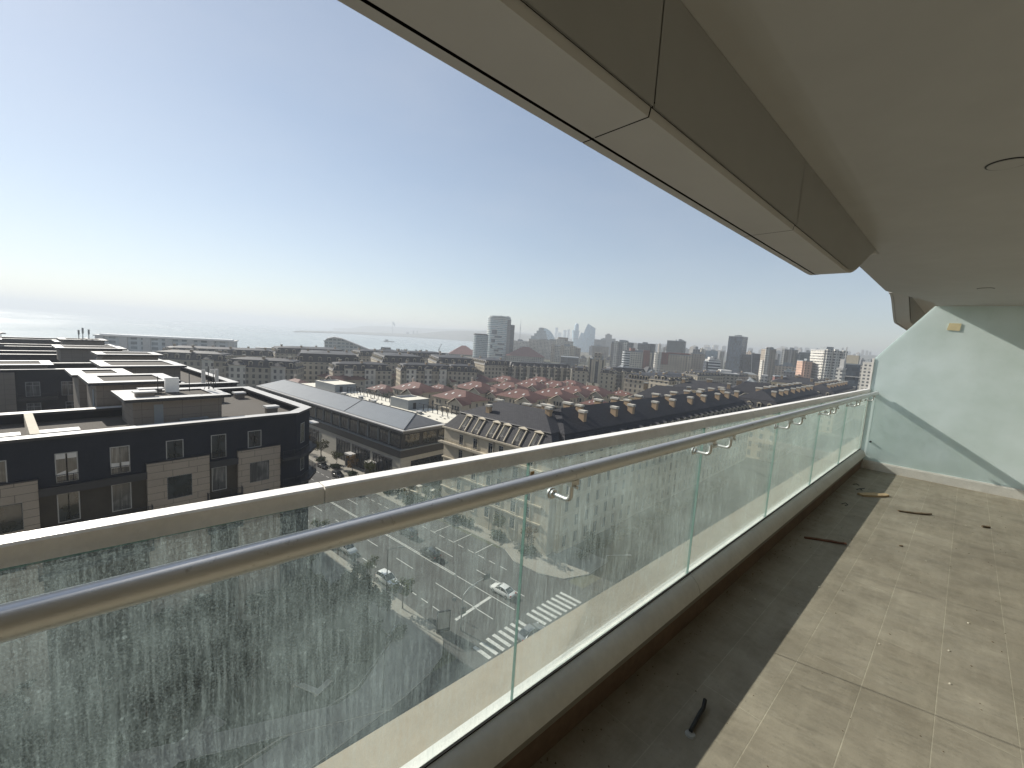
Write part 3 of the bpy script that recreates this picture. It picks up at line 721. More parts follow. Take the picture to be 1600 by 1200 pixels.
def hut(parent, x0, x1, y0, y1, z0, z1, ov=.9, well=True, wall='panel2', name='penthouse'):
    m = MB(); m.box(x0, x1, y0, y1, z0, z1 - .4)
    h = m.build(name, wall, parent)
    r = MB(); poly = [(x0 - ov, y0 - ov), (x1 + ov, y0 - ov), (x1 + ov, y1 + ov), (x0 - ov, y1 + ov)]
    ring(r, poly, 1.7, z1 - .38, z1, 0); r.box(x0 + .8, x1 - .8, y0 + .8, y1 - .8, z1 - .39, z1 - .2, 2)
    r.build('roof_slab', ['coping', 'dark_metal', 'gravel'], h)
    return h
def vent(parent, x, y, z, sx=1.6, sy=.9, h=.9):
    m = MB(); m.box(x - sx / 2, x + sx / 2, y - sy / 2, y + sy / 2, z, z + h * .75, 0); m.box(x - sx / 2 - .2, x + sx / 2 + .2, y - sy / 2 - .2, y + sy / 2 + .2, z + h * .75, z + h, 1)
    m.build('roof_vent', ['panel2', 'coping'], parent)
def railing(parent, pts, z, h=1.0, mat='dark_metal', step=.12, name='railing'):
    m = MB()
    for a, b in zip(pts, pts[1:]):
        a, b = V((a[0], a[1], z)), V((b[0], b[1], z)); L = (b - a).length; k = max(1, int(L / step))
        m.tube([a + V((0, 0, h)), b + V((0, 0, h))], .03, 5); m.tube([a + V((0, 0, .1)), b + V((0, 0, .1))], .02, 4)
        for i in range(k + 1):
            p = a + (b - a) * i / k; m.tube([p, p + V((0, 0, h))], .012 if i % 10 else .03, 4)
    return m.build(name, mat, parent)

A = thing('apartment_block', 'nearest dark charcoal apartment block with beige panel bays and white roof edge', 'apartment building', FA, TA)
flat_roof(A, [(-46, 0), (0, 0), (3.35, 3.2), (3.6, 29.2), (-9, 29.2), (-9, 15.6), (-46, 15.6)], -11.0)
m = MB(); m.box(-25.15, -24.45, 1.55, 14.1, -12.35, -10.98); m.build('cross_wall', 'beige', A)
for x in (-27.2, -23.0): vent(A, x, 3.6, -12.3, 2.6, 1.3, 1.1)
vent(A, -.5, 7.5, -12.3, 1.4, 1.2, 1.2); vent(A, -3.6, 21, -12.3, 1.4, 1.2, 1.2); vent(A, .5, 24, -12.3, 1.4, 1.2, 1.1)
h = hut(A, -16.8, -7.65, 5.5, 12.6, -12.3, -8.55)
m = MB(); m.box(-14.85, -13.95, 5.44, 5.5, -12.2, -9.45); m.build('door', 'greybox', h)
m = MB(); m.box(-12.4, -9.4, 4.6, 5.3, -11.6, -11.45); m.box(-12.2, -12.0, 4.7, 5.2, -12.3, -11.61); m.box(-9.8, -9.6, 4.7, 5.2, -12.3, -11.61); m.build('bench', 'greybox', h)
m = MB(); m.box(-12.7, -11.2, 10.4, 10.9, -8.7, -6.7); m.build('equipment_cabinet', 'alu', h)
vent(h, -15.4, 7.2, -8.6, 1.8, 1, .7); vent(h, -14.2, 10.5, -8.6, 2.2, 1, .6)
for x, y, hh in ((-13.6, 9.8, 2.2), (-7.7, 10.8, 3.4), (-6.9, 11.5, 3.2), (-10.2, 9.8, 2.6)):
    m = MB(); m.tube([(x, y, -8.6), (x, y, -8.6 + hh)], .05, 6)
    if x > -8: m.tube([(x - .7, y - .5, -8.55), (x, y, -7.1)], .04, 5); m.tube([(x + .7, y + .4, -8.55), (x, y, -7.1)], .04, 5)
    m.build('mast', 'dark_metal', h)
for x, y, z, sx in ((-8.35, 10.6, -7.6, .42), (-6.45, 11.6, -7.6, .42), (-7.1, 11.2, -6.3, .5)):
    m = MB(); m.loft([[(x + a * sx / 2, y + b * .14, zz) for a, b in ((-1, -1), (1, -1), (1, 1), (-1, 1))] for zz in (z, z + (1.9 if sx < .45 else .6))]); m.build('antenna_panel', 'coping', h)
h2 = hut(A, -18.7, -10.6, 16.5, 25.5, -20, -7.75, .8)
m = MB(); m.box(-18.78, -18.71, 18.2, 19.3, -11.4, -9.0); m.build('door', 'greybox', h2)
hut(A, -19, -13.5, 31, 39, -20, -8.2, .8, name='penthouse')
# bays, ledges, windows of the street front
for x0, x1, zt in ((-29.6, -24.9, -15.25), (-16.72, -10.75, -15.28), (-7.6, -2.38, -15.36)):
    m = MB(); m.box(x0, x1, -.45, .0, G, zt, 0); m.box(x0 - .04, x1 + .04, -.5, .0, zt + .004, zt + .12, 1); m.build('panel_bay', ['panel', 'dark_metal'], A)
for x0, x1 in ((-24.9, -16.72), (-10.75, -7.6)):
    m = MB(); m.box(x0 + .004, x1 - .004, -.06, -.003, G, -17.0); m.build('infill_panel', 'brown_wall', A)
    m = MB(); m.box(x0 + .004, x1 - .004, -.55, -.064, -17.0, -16.25); m.box(x0 + .004, x1 - .004, -.62, -.5, -16.246, -16.15); m.build('ledge', 'dark_metal', A)
    for zf in (-21.0, -25.1):
        m = MB(); m.box(x0 - .35, x1 + .35, -1.15, -.52, zf - .35, zf); m.build('balcony', 'dark_metal', A)
        railing(A, [(x0 - .3, -.6), (x0 - .3, -1.1), (x1 + .3, -1.1), (x1 + .3, -.6)], zf, .95)
for x, wd in ((-27.6, 1.7), (-22.87, 1.62), (-18.85, 1.62), (-14.06, 1.65), (-9.63, 1.65), (-5.5, 1.65)):
    bay = x in (-27.6, -14.06, -5.5)
    window(A, x, -.005 if not bay else -.005, -15.24 if bay else -15.95, wd, 2.3 if bay else 3.05, 2, .22, glass='glass_curtain' if x in (-22.87, -27.6, -18.85) else 'glass', proud=.03)
    if not bay: railing(A, [(x - wd / 2, -.09), (x + wd / 2, -.09)], -15.95, .8)
    for zf in (-20.05, -24.15):
        if bay: window(A, x + (.3 if x == -14.06 else .45), -.455, zf + .1, 2.4, 2.75, 3, .2, proud=.02, glass='glass_curtain' if x > -10 else 'glass')
        else: window(A, x, -.065, zf - .15, 1.62, 3.1, 2, .22, proud=.03, glass='glass_curtain' if x > -20 else 'glass')
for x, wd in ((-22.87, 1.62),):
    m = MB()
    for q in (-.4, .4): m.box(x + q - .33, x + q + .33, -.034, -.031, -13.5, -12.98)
    m.build('blind_and_reflection', 'coping', A)
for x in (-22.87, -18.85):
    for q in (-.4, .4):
        m = MB(); m.loft([[(x + q - .32, y, -15.3), (x + q + .32, y, -15.3), (x + q + .32, y, -14.75), (x + q - .32, y, -15.0 if x < -20 else -14.7)] for y in (-.034, -.031)]); m.build('blind_and_reflection', 'coping', A)  # lower patches are reflections painted white; the top ones are roller blinds
# rounded corner balconies
def corner_pts(o): return [(-2.36, -o), (-.2 + o * .2, -o), (3.4 + o * .75, 3.0 - o * .1), (3.5 + o, 8)]
for zf in (-17.1, -21.2, -25.3):
    q = corner_pts(1.35); m = MB(); m.prism([(-2.3, .2), q[0], q[1], (2.2, .2), q[2], q[3], (3.0, 8), (2, 4)], zf - .4, zf); m.build('corner_balcony', 'dark_metal', A)
    q = corner_pts(1.28); railing(A, q, zf, 1.0, step=.15)
for zf in (-15.95, -20.2, -24.3):
    a = math.atan2(3.2, 3.35); window(A, 1.5, 1.42, zf, 1.3, 3.0, 2, .2, rot=a, proud=.03); window(A, 3.43, 5.2, zf, 1.6, 3.0, 2, .2, rot=math.pi / 2, proud=.03)
m = MB(); m.box(3.6, 4.9, 3.2, 5.2, -13.75, -13.6); m.build('canopy', 'coping', A)

def block(name, label, y0, yr, x1, fy0, fy1, zt, xl=-60, pent=(), fac_=None):
    t = thing(name, label, 'apartment building', FA, TA, 'dark flat-roofed apartment blocks')
    flat_roof(t, [(x1 - 13, y0), (x1, y0), (x1, yr), (x1 - 8, fy1), (xl, fy1), (xl, fy0), (x1 - 13, fy0)], zt)
    for p in pent: hut(t, *p)
    return t
B = block('apartment_block', 'second row dark apartment block with white roof edge behind the nearest one', 36.5, 82.5, 4.2, 68.6, 84, -11)
hut(B, -14, -3, 46, 58, -12.3, -8.3, .9)
hut(B, -11.5, -1.5, 86 - 14, 80, -12.3, -8.0, .9)
hut(B, -32, -20, 71, 80, -12.3, -10.2, .9)
for x0, x1_, zt in ((-36, -24.6, -11.6), (-17.5, -14.2, -15.3),):
    m = MB(); m.box(x0, x1_, 68.1, 68.6, G, zt, 0); m.build('panel_bay', 'panel2', B)
for zf in (-16.6, -21.0):
    for x, wd in ((-22.3, 2.0), (-17.4 if zf > -20 else -16.9, 1.9), (-13.3, 1.7), (-11.0, 1.9), (-29, 2.2), (-33, 2.0), (-39, 2.0)):
        window(B, x, 68.06 if (-36 < x < -24.6 or -17.5 < x < -14.2) else 68.58, zf, wd, 3.0, 2, .25, glass='glass_curtain' if x in (-22.3, -17.4, -29) else 'glass')
    for x0, x1_ in ((-24.4, -18.9), (-14.1, -9.2)):
        m = MB(); m.box(x0, x1_, 67.3, 68.59, zf - .75, zf - .2); m.build('balcony', 'dark_metal', B); railing(B, [(x0, 68.5), (x0, 67.35), (x1_, 67.35), (x1_, 68.5)], zf - .2, .9, step=.2)
vent(B, -5, 40, -12.3, 2, 1.4, 1.2); vent(B, -2, 64, -12.3, 2, 1.4, 1.2); vent(B, -40, 74, -12.3, 3, 1.4, 1.0); vent(B, -50, 74, -12.3, 3, 1.4, 1.0)
C_ = block('apartment_block', 'third row dark apartment block seen over the second row roofs', 92, 128, 3.5, 113, 128, -11.2)
hut(C_, -16, -4, 100, 111, -12.3, -8.4, .9); hut(C_, -38, -30, 116, 125, -12.4, -8.9, .8)
MT['fac_dark'] = facade('dark_facade', (.035, .037, .042), (.05, .055, .06), 5.2, 4.1, .38, .55, (.16, .16, .16), .3, .6, .3)
for zf in (-16.8,):
    for k in range(7): window(C_, -14 - k * 5.5, 112.98, zf, 2.0, 2.9, 2, .25, glass='glass_curtain' if k % 3 == 0 else 'glass')
D_ = block('apartment_block', 'fourth row dark apartment block with a mast on its penthouse', 138, 176, 3, 152, 166, -11.4)
h = hut(D_, -12, -2, 146, 156, -12.4, -8.4, .9)
for dx, hh in ((-8, 3.2), (-7, 4.0), (-5.5, 3.5)):
    m = MB(); m.tube([(dx, 150, -8.4), (dx, 150, -8.4 + hh)], .14, 5); m.box(dx - .25, dx + .25, 149.7, 150, -8.4 + hh * .5, -8.4 + hh, 0)
    m.build('mast', 'pole_light', h)
hut(D_, -36, -26, 155, 163, -12.4, -9.4, .9)
E_ = block('apartment_block', 'farthest dark apartment block with umbrella-like roof planters', 190, 232, 2, 205, 220, -11.6)
h = hut(E_, -58, -36, 207, 217, -12.6, -6.0, .9)
for k in range(7):
    m = MB(); x = -56 + k * 3.2 + (12 if k > 3 else 0); z0 = -6.0 if x < -36 else -11.6; m.tube([(x, 212, z0), (x, 212, z0 + 1.8)], .12, 5); m.loft([[(x + r * math.cos(t), 212 + r * math.sin(t), z0 + z) for t in [2 * math.pi * i / 8 for i in range(8)]] for z, r in ((1.5, 1.5), (1.9, 1.3), (2.2, .3))]); m.build('roof_parasol', 'dark_metal', E_)

# ================================================================== COMMERCIAL BUILDING (zinc roof)
TC = math.radians(8.9)
Cb = thing('commercial_building', 'long low commercial building with pale zinc roof and glazed top floor', 'commercial building', (-96.6, 51, 0), TC)
m = MB(); m.box(-94, -2.7, 1.5, 25, G, -35.5 + 3.2); m.build('lower_wall', 'stone', Cb)
m = MB(); m.box(-94.2, -2.5, 1.3, 25.2, -32.296, -30.0); m.build('louvre_band', 'louvre', Cb)
m = MB(); m.box(-93.8, -3.0, 1.8, 24.8, -29.996, -25.6); m.build('recessed_wall', 'dark_metal', Cb)
m = MB(); m.box(-94.5, -2.2, 1.0, 25.4, -30.2, -29.9); m.build('sill_band', 'greybox', Cb)
k = 0
x = -5.6
while x > -93:                                           # glazed strips between slim piers
    window(Cb, x, 1.79, -29.6, 4.6, 3.5, 3, 0, proud=.05, frame='dark_metal'); m = MB(); m.box(x - 2.85, x - 2.4, 1.45, 1.95, -29.6, -25.7); m.build('pier', 'greybox', Cb); x -= 5.3
for y in (5.5, 11.5, 17.5, 22.3): window(Cb, -2.99, y, -29.6, 5.0 if y < 20 else 3.4, 3.5, 3, 0, rot=math.pi / 2, proud=.05, frame='dark_metal')
railing(Cb, [(-94, 1.15), (-2.35, 1.15), (-2.35, 25)], -29.9, .8, step=1.0)
for x0, x1 in ((-15.5, -6.4), (-26.5, -17.2), (-36, -28.2), (-76, -48), ):
    m = MB(); m.box(x0, x1, 1.44, 1.497, -39.8, -33.7); m.build('shop_front', 'glass', Cb)
    m = MB(); q = x0
    while q < x1: m.box(q - .07, q + .07, 1.3, 1.436, -39.8, -33.7); q += 1.55
    m.box(x0 - .25, x1 + .25, 1.2, 1.43, -33.697, -33.35); m.build('mullions', 'dark_metal', Cb)
for y0, y1 in ((5, 23),): m = MB(); m.box(-2.697, -2.64, y0, y1, -39.8, -33.7); m.build('shop_front', 'glass', Cb)
for x0, x1 in ((-16.4, -13.4), (-27.2, -24.2), (-62, -58)):
    m = MB(); m.box(x0, x0 + .4, -.6, 1.19, -40, -36.4, 0); m.box(x1 - .4, x1, -.6, 1.19, -40, -36.4, 0); m.box(x0 - .1, x1 + .1, -.8, 1.19, -36.396, -35.9, 1); m.build('entrance_portal', ['zinc_dark', 'coping'], Cb)
m = MB()                                                  # roof: eaves, zinc slopes, flat membrane
m.box(-97, 0, 0, 26.8, -25.0, -24.3, 1); m.box(-97.3, .3, -.3, 27.1, -24.296, -24.0, 2)
m.build('eaves', ['zinc', 'zinc_dark', 'coping'], Cb)
m = MB(); zr = -21.9
m.face([(-.3, .5, -23.85), (-8.2, 10.4, zr), (-97, 10.4, zr), (-97, .5, -23.85)]); m.face([(-.3, .5, -23.85), (-1.2, 14.5, -23.85), (-8.2, 10.4, zr)], 1)
m.face([(-8.2, 10.4, zr), (-1.2, 14.5, -23.85), (-97, 14.5, -23.85), (-97, 10.4, zr)], 1)
m.face([(-97, .5, -23.85), (-97, 10.4, zr), (-97, 14.5, -23.85)], 1); m.build('zinc_roof', ['zinc', 'zinc_dark'], Cb)
m = MB(); m.tube([(-.3, .5, -23.8), (-8.2, 10.4, zr + .06)], .12, 5); m.tube([(-30.5, .6, -23.8), (-36.6, 10.4, zr + .06)], .1, 5); m.tube([(-8.2, 10.4, zr + .08), (-97, 10.4, zr + .08)], .14, 5); m.build('ridge_cap', 'dark_metal', Cb)
m = MB(); m.box(-96.8, -.2, 14.6, 26.6, -23.99, -23.8); m.build('flat_roof', 'membrane', Cb)
for x0, x1, y0, y1, zt, lab in ((-32.2, -22.3, 18.3, 27, -20.6, 0), (-83, -67, 17, 26, -20.8, 0)):
    m = MB(); m.box(x0, x1, y0, y1, -23.79, zt, 0, 1); m.box(x0 + 1, x0 + 4.5, y0 + 1, y1 - 1, zt + .002, zt + .14, 2); m.box(x1 + .001, x1 + .05, y0 + 2, y0 + 3.2, -23.7, -21.6, 2); m.build('roof_kiosk', ['greybox', 'membrane', 'dark_metal'], Cb)
for k in range(26):
    for y in (21.8, 25.6):
        x = -66 + k * 2.36
        if -33 < x < -21 and y > 17: continue
        m = MB(); m.box(-.09, .09, -.09, .09, 0, 2.0); me = cached('pergpost', lambda: m.mesh('pergola_post', 'dark_metal')); inst('pergola_post', me, Cb, (x, y, -23.8))
m = MB()
for y in (21.8, 25.6):
    m.box(-66.2, -34, y - .06, y + .06, -21.796, -21.66); m.box(-21.0, -6.6, y - .06, y + .06, -21.796, -21.66)
m.build('pergola_beam', 'dark_metal', Cb)
for x, y in ((-40, 17), (-15.5, 17.5), (-50, 18), (-60, 17)):
    m = MB(); m.box(x - .8, x + .8, y - .5, y + .5, -23.79, -23.2, 0); m.box(x - 1, x + 1, y - .7, y + .7, -23.19, -22.95, 1); m.build('roof_vent', ['greybox', 'coping'], Cb)
rr = random.Random(5); m = MB()
for k in range(60): x, y = rr.uniform(-64, -4), rr.uniform(16, 21); m.box(x - .35, x + .35, y - .12, y + .12, -23.797, -23.6)
m.build('roof_anchor', 'zinc_dark', Cb)

# ================================================================== MANSARD BUILDINGS
MT['fac_cream'] = facade('cream_facade', (.5, .42, .29), (.03, .033, .035), 3.6, 3.6, .32, .62, (.25, .23, .2), .25, .5, .2, (.55, .47, .34), .08)
MT['fac_cream_far'] = facade('cream_far_facade', (.36, .32, .25), (.04, .042, .045), 3.4, 3.5, .4, .58, None, .4, .5, .1, (.42, .38, .3), .1)
MT['fac_bay'] = facade('bay_facade', (.55, .52, .45), (.06, .062, .065), 3.2, 3.5, .45, .6, None, .4, .5, .2)
def chimney(parent, x, y, z0, z1, sx=1.1, sy=.8, rot=0.):
    def mk():
        m = MB(); m.box(-.5, .5, -.5, .5, 0, .84, 0); m.box(-.62, .62, -.62, .62, .84, 1.0, 1); return m.mesh('chimney', ['brick', 'cap'])
    o = inst('chimney', cached('chimney', mk), parent, (x, y, z0), rot, (sx * .9, sy * .9, (z1 - z0) * .9)); return o
def dormer(parent, x, y, z, w, h, dep, rot=0., rich=True, scale=1.):
    # local: x along, y inward, origin at the foot of the dormer front
    def mk():
        m = MB(); t = .16
        m.box(-w / 2, -w / 2 + t, 0, dep, 0, h, 0); m.box(w / 2 - t, w / 2, 0, dep, 0, h, 0)
        m.box(-w / 2 + t, w / 2 - t, 0, .3, -.1, .1, 0)
        m.box(-w / 2 - .14, w / 2 + .14, -.14, -.02, h, h + .14, 0); m.box(-w / 2 - .14, w / 2 + .14, -.017, dep + .4, h, h + .139, 2)
        m.face([(-w / 2 - .14, -.12, h + .142), (w / 2 + .14, -.12, h + .142), (0, -.12, h + .62)], 0)
        m.face([(-w / 2 - .14, -.12, h + .142), (0, -.12, h + .62), (0, dep + .8, h + .62), (-w / 2 - .14, dep + .5, h + .142)], 2)
        m.face([(0, -.12, h + .62), (w / 2 + .14, -.12, h + .142), (w / 2 + .14, dep + .5, h + .142), (0, dep + .8, h + .62)], 2)
        m.face([(-w / 2 + t, dep * .42, .1), (w / 2 - t, dep * .42, .1), (w / 2 - t, dep * .42, h), (-w / 2 + t, dep * .42, h)], 1)
        if rich:
            m.box(-.04, .04, dep * .36, dep * .4, .1, h, 3)
            for k in range(9): q = -w / 2 + t + (w - 2 * t) * (k + .5) / 9; m.box(q - .015, q + .015, .04, .07, .1, .95, 3)
            m.box(-w / 2 + t, w / 2 - t, .03, .08, .95, 1.02, 3)
        return m.mesh('dormer', ['cream', 'glass', 'slate', 'dark_metal'])
    return inst('dormer', cached(('dormer', w, h, dep, rich), mk), parent, (x, y, z), rot, scale)
def hip_roof(m, x0, x1, y0, y1, z0, z1, mat=0, hipl=True, hipr=True):
    d = (y1 - y0) / 2; ym = (y0 + y1) / 2; xa = x0 + (d if hipl else 0); xb = x1 - (d if hipr else 0)
    if xa > xb: xa = xb = (x0 + x1) / 2
    m.face([(x0, y0, z0), (x1, y0, z0), (xb, ym, z1), (xa, ym, z1)], mat); m.face([(x1, y1, z0), (x0, y1, z0), (xa, ym, z1), (xb, ym, z1)], mat)
    m.face([(x1, y0, z0), (x1, y1, z0), (xb, ym, z1)], mat); m.face([(x0, y1, z0), (x0, y0, z0), (xa, ym, z1)], mat)
def mansard(name, label, O, rot, L, D, ze, zb, zr, inset=1.7, wall='fac_cream', roof='slate', group=None, dorm=(), dw=1.5, dh=2.1, rich=False, ends=True, bays=(), z0=G, cat='apartment building', chim=(), upper=None):
    """x 0..L along the front, y 0..D inward"""
    t = thing(name, label, cat, (O[0], O[1], 0), rot, group)
    m = MB(); m.box(0, L, 0, D, z0, ze); m.build('wall', wall, t)
    m = MB(); m.box(-.45, L + .45, -.45, D + .45, ze + .003, ze + .35); m.build('cornice', 'cream', t)
    m = MB(); z = ze + .353
    lo = [(-.2, -.2, z), (L + .2, -.2, z), (L + .2, D + .2, z), (-.2, D + .2, z)]; i = inset
    hi = [(i, i, zb), (L - i, i, zb), (L - i, D - i, zb), (i, D - i, zb)]
    for a in range(4): b = (a + 1) % 4; m.face([lo[a], lo[b], hi[b], hi[a]], 0)
    hip_roof(m, i - .15, L - i + .15, i - .15, D - i + .15, zb + .02, zr, 1)
    m.face([(i - .15, i - .15, zb + .015), (i - .15, D - i + .15, zb + .015), (L - i + .15, D - i + .15, zb + .015), (L - i + .15, i - .15, zb + .015)], 1)
    r = m.build('roof', [roof, upper or roof], t)
    hh = zb - z; f = .12
    for x in dorm:
        dormer(r, x, i * f, z + hh * f, dw, min(dh, hh * .78), i * .95, 0, rich)
    if ends:
        k = 1
        n = max(1, int((D - 3) / 4))
        for q in range(n):
            y = 2.2 + (D - 4.4) * (q + .5) / n
            dormer(r, i * f, y, z + hh * f, dw, min(dh, hh * .78), i * .95, -math.pi / 2, rich); dormer(r, L - i * f, y, z + hh * f, dw, min(dh, hh * .78), i * .95, math.pi / 2, rich)
    for c in chim: chimney(r, *c)
    for bx0, bx1, top in bays:
        m = MB(); m.box(bx0, bx1, -1.6, -.003, z0, top, 0); m.box(bx0 - .3, bx1 + .3, -1.9, -.003, top + .003, top + .4, 1); hip_roof(m, bx0 - .3, bx1 + .3, -1.9, 4, top + .403, top + 2.6, 2, True, True)
        m.build('bay_tower', ['fac_bay', 'cream', roof], t)
    return t, r

def raked_dormer(parent, x, y, z, w, ln, rise, run, rot=0.):
    # open dormer whose frame lies along the roof slope; origin at its foot, local y inward/up the slope
    def mk():
        m = MB(); sl = math.hypot(rise, run); ty, tz = run / sl, rise / sl; ny, nz = -rise / sl, run / sl
        def P(u, s, h): return (u, ty * s + ny * h, tz * s + nz * h)
        def bar(u0, u1, s0, s1, h0, h1, mat=0): m.loft([[P(u0, s, h0), P(u1, s, h0), P(u1, s, h1), P(u0, s, h1)] for s in (s0, s1)], mat)
        t = .2
        bar(-w / 2, -w / 2 + t, 0, ln, -.1, .34); bar(w / 2 - t, w / 2, 0, ln, -.1, .34); bar(-w / 2 - .12, w / 2 + .12, ln + .003, ln + .2, -.1, .5)
        m.face([P(-w / 2 - .12, ln + .2, .5), P(w / 2 + .12, ln + .2, .5), P(0, ln + .62, .45)], 0)
        m.face([P(-w / 2 - .12, ln + .2, .5), P(0, ln + .62, .45), P(0, ln + .62, -.05), P(-w / 2 - .12, ln + .2, -.05)], 0)
        m.face([P(0, ln + .62, .45), P(w / 2 + .12, ln + .2, .5), P(w / 2 + .12, ln + .2, -.05), P(0, ln + .62, -.05)], 0)
        q = w / 2 - t
        m.face([P(-q, .1, .05), P(q, .1, .05), P(q, ln, .05), P(-q, ln, .05)], 1)
        m.face([P(-q + .02, .8, .06), P(-q * .25, .8, .06), P(-q * .45, ln - .1, .06), P(-q + .02, ln - .1, .06)], 4)     # flat beige wedge drawn as a reveal catching the light
        bar(-.03, .03, .5, ln, .06, .12, 3)
        for k in range(9): a = -q + 2 * q * (k + .5) / 9; bar(a - .015, a + .015, .05, .95, .24, .27, 3)
        bar(-q, q, .95, 1.02, .23, .28, 3)
        return m.mesh('dormer', ['cream', 'glass', 'slate', 'dark_metal', 'beige'])
    return inst('dormer', cached(('raked', w, ln, rise, run), mk), parent, (x, y, z), rot)
# --- the cream block at the corner: south wing
TM = math.radians(8)
ms, mr = mansard('mansard_building', 'cream corner building with dark slate mansard roof and row of white dormers', (-81.2, 53.6), TM, 31.0, 18, -20.2, -16.4, -13.2, 2.6, 'cream', 'slate', 'slate-roofed residential wings', (), ends=False)
CO = V((-81.2, 53.6, 0)); cx = V((math.cos(TM), math.sin(TM), 0)); cyv = V((-math.sin(TM), math.cos(TM), 0))
def m1(x): return x + 24.6        # earlier survey frame -> this frame
for x in (-18.5, -14.5, -10.0, -6.9, -2.7, 1.4): raked_dormer(mr, m1(x), -.05, -19.75, 2.05, 3.6, 3.45, 2.8)
for y in (4.5, 9, 13.5): raked_dormer(mr, -.05, y, -19.75, 2.05, 3.6, 3.45, 2.8, -math.pi / 2)
for x in (-18.7, -14.2, -9.6, -6.6, -2.4, 1.2):
    for k in range(5): window(ms, m1(x), -.004, -23.1 - k * 3.55, 1.25, 2.3, 2, .2, surround=.22, glass='glass')
for y in (4.5, 9, 13.5):
    for k in range(3): window(ms, -.004, y, -23.1 - k * 3.55, 1.25, 2.3, 2, .2, rot=-math.pi / 2, surround=.22)
m = MB(); m.box(-1.0, 29, -1.05, -.01, -23.7, -23.35); m.build('balcony', 'cream', ms)
railing(ms, [(-.95, 2), (-.95, -1.0), (13, -1.0)], -23.35, .95, step=.16); railing(ms, [(16, -1.0), (28, -1.0)], -23.35, .95, step=.16)
for zf in (-27.3, -30.8, -34.4): m = MB(); m.box(-.25, 29.2, -.28, -.01, zf, zf + .3); m.build('string_course', 'cream', ms)
m = MB(); m.tube([(16, -.15, -20.2), (16, -.15, -40)], .07, 6); m.build('drain_pipe', 'dark_metal', ms)
m = MB(); m.tube([(2.4, 2.4, -16.35), (28.6, 2.4, -16.35)], .13, 5); m.tube([(2.4, 2.4, -16.35), (2.4, 15.6, -16.35)], .13, 5); m.build('roof_edge', 'dark_metal', mr)
chimney(mr, 9.6, 4.6, -16.6, -13.3, 1.2, 1.0); chimney(mr, 23.6, 8.2, -15.2, -12.0, 1.3, 1.1); chimney(mr, 21.6, 10.5, -14.6, -12.0, 2.8, 1.1)
chimney(mr, 13, 14.5, -16, -13.4, 2.2, 1); chimney(mr, 4, 14.5, -17, -13.6, 2.2, 1); chimney(mr, 18, 12.8, -15, -13.0, 1.6, .9)
# --- east wing running away along the cross street
ET = math.radians(92.6)
me_, er = mansard('mansard_building', 'long dark slate roofed wing with rows of tan chimneys behind the corner building', (-49.8, 60.6), ET, 118, 18.5, -20.4, -16.6, -12.9, 2.4, 'fac_cream', 'slate_line', 'slate-roofed residential wings', [5 + 4.2 * k for k in range(28)], 1.35, 1.7, ends=False, upper='slate_line')
for k, x in enumerate((12, 25, 33, 46, 57, 70, 81, 94, 104, 115)):
    chimney(er, x, 5.2, -16.0, -12.6, 1.2, 1.6)
    if k % 2 == 0: chimney(er, x + 2, 7.6, -14.6, -11.9, 1.1, 1.6)
    chimney(er, x + 4, 12.4, -15.2, -12.2, 1.2, 2.2)
m2, r2 = mansard('mansard_building', 'slate roofed wing farther along, just left of the partition', (-46.8, 184), ET, 92, 19, -20, -16.4, -12.6, 2.4, 'fac_cream', 'slate_line', 'slate-roofed residential wings', [5 + 4.2 * k for k in range(20)], 1.35, 1.7, ends=True, upper='slate_line')
for x in (10, 22, 31, 44, 55, 66, 78, 86):
    chimney(r2, x, 5.2, -16.0, -12.3, 1.2, 1.7); chimney(r2, x + 3, 11.5, -15, -11.8, 1.4, 2.4)
m3, r3 = mansard('mansard_building', 'slate roofed wing with a row of dormers at the far end of the street', (-48, 292), ET, 90, 18, -20, -16.4, -12.8, 2.4, 'fac_cream', 'slate_line', 'slate-roofed residential wings', [5 + 4.2 * k for k in range(19)], 1.35, 1.7, ends=True, upper='slate_line')
for x in (8, 20, 30, 44, 55, 66, 78): chimney(r3, x, 5.4, -16, -12.2, 1.3, 1.8); chimney(r3, x + 3, 11.5, -15, -12, 1.4, 2.4)
# --- courtyard wings behind, with cream attic storeys
def wing(label, px, py, z, L, D, rot, zr, ch, zb=None, near=None):
    p = at(px, py, z)
    t, r = mansard('mansard_building', label, (p.x, p.y), math.radians(rot), L, D, z, z + .9, zr, .8, 'fac_cream', 'slate', 'slate-roofed residential wings', (), ends=False)
    for c in ch: chimney(r, *c)
    return t, r
t_, r_ = wing('cream attic wing with hipped slate roof behind the chimney rows', 983, 622, -17.4, 26, 16, 20, -12.2, [(4, 9, -14.5, -11.3, 1.6, 1.3), (19, 12, -14.5, -11.6, 1.4, 1.2), (23, 5, -15.2, -12, 1.3, 1.6), (12, 14, -14.6, -12, 2, 1)])
for k in range(3): window(t_, 4.5 + k * 6.5, -.004, -20.2, 3.0, 2.0, 3, 0, surround=.2)
t_, r_ = wing('low slate roof with two tan chimneys right of the cream attic wing', 1045, 606, -17.0, 30, 18, 12, -12.6, [(5, 6, -15.2, -11.6, 1.6, 1.5), (16, 9, -14, -11.0, 2.6, 1.4), (25, 5, -15, -11.8, 1.5, 1.5)])
t_, r_ = wing('cream attic wing with hipped slate roof nearest the glass tower', 1135, 612, -17.0, 26, 16, 20, -11.6, [(5, 8, -14.2, -10.6, 2.4, 1.4), (20, 4, -15.5, -12, 1.4, 1.6), (22, 11, -14.8, -11.2, 1.5, 1.5)])
for k in range(3): window(t_, 4.5 + k * 6.5, -.004, -20.0, 3.2, 2.2, 3, 0, surround=.2)
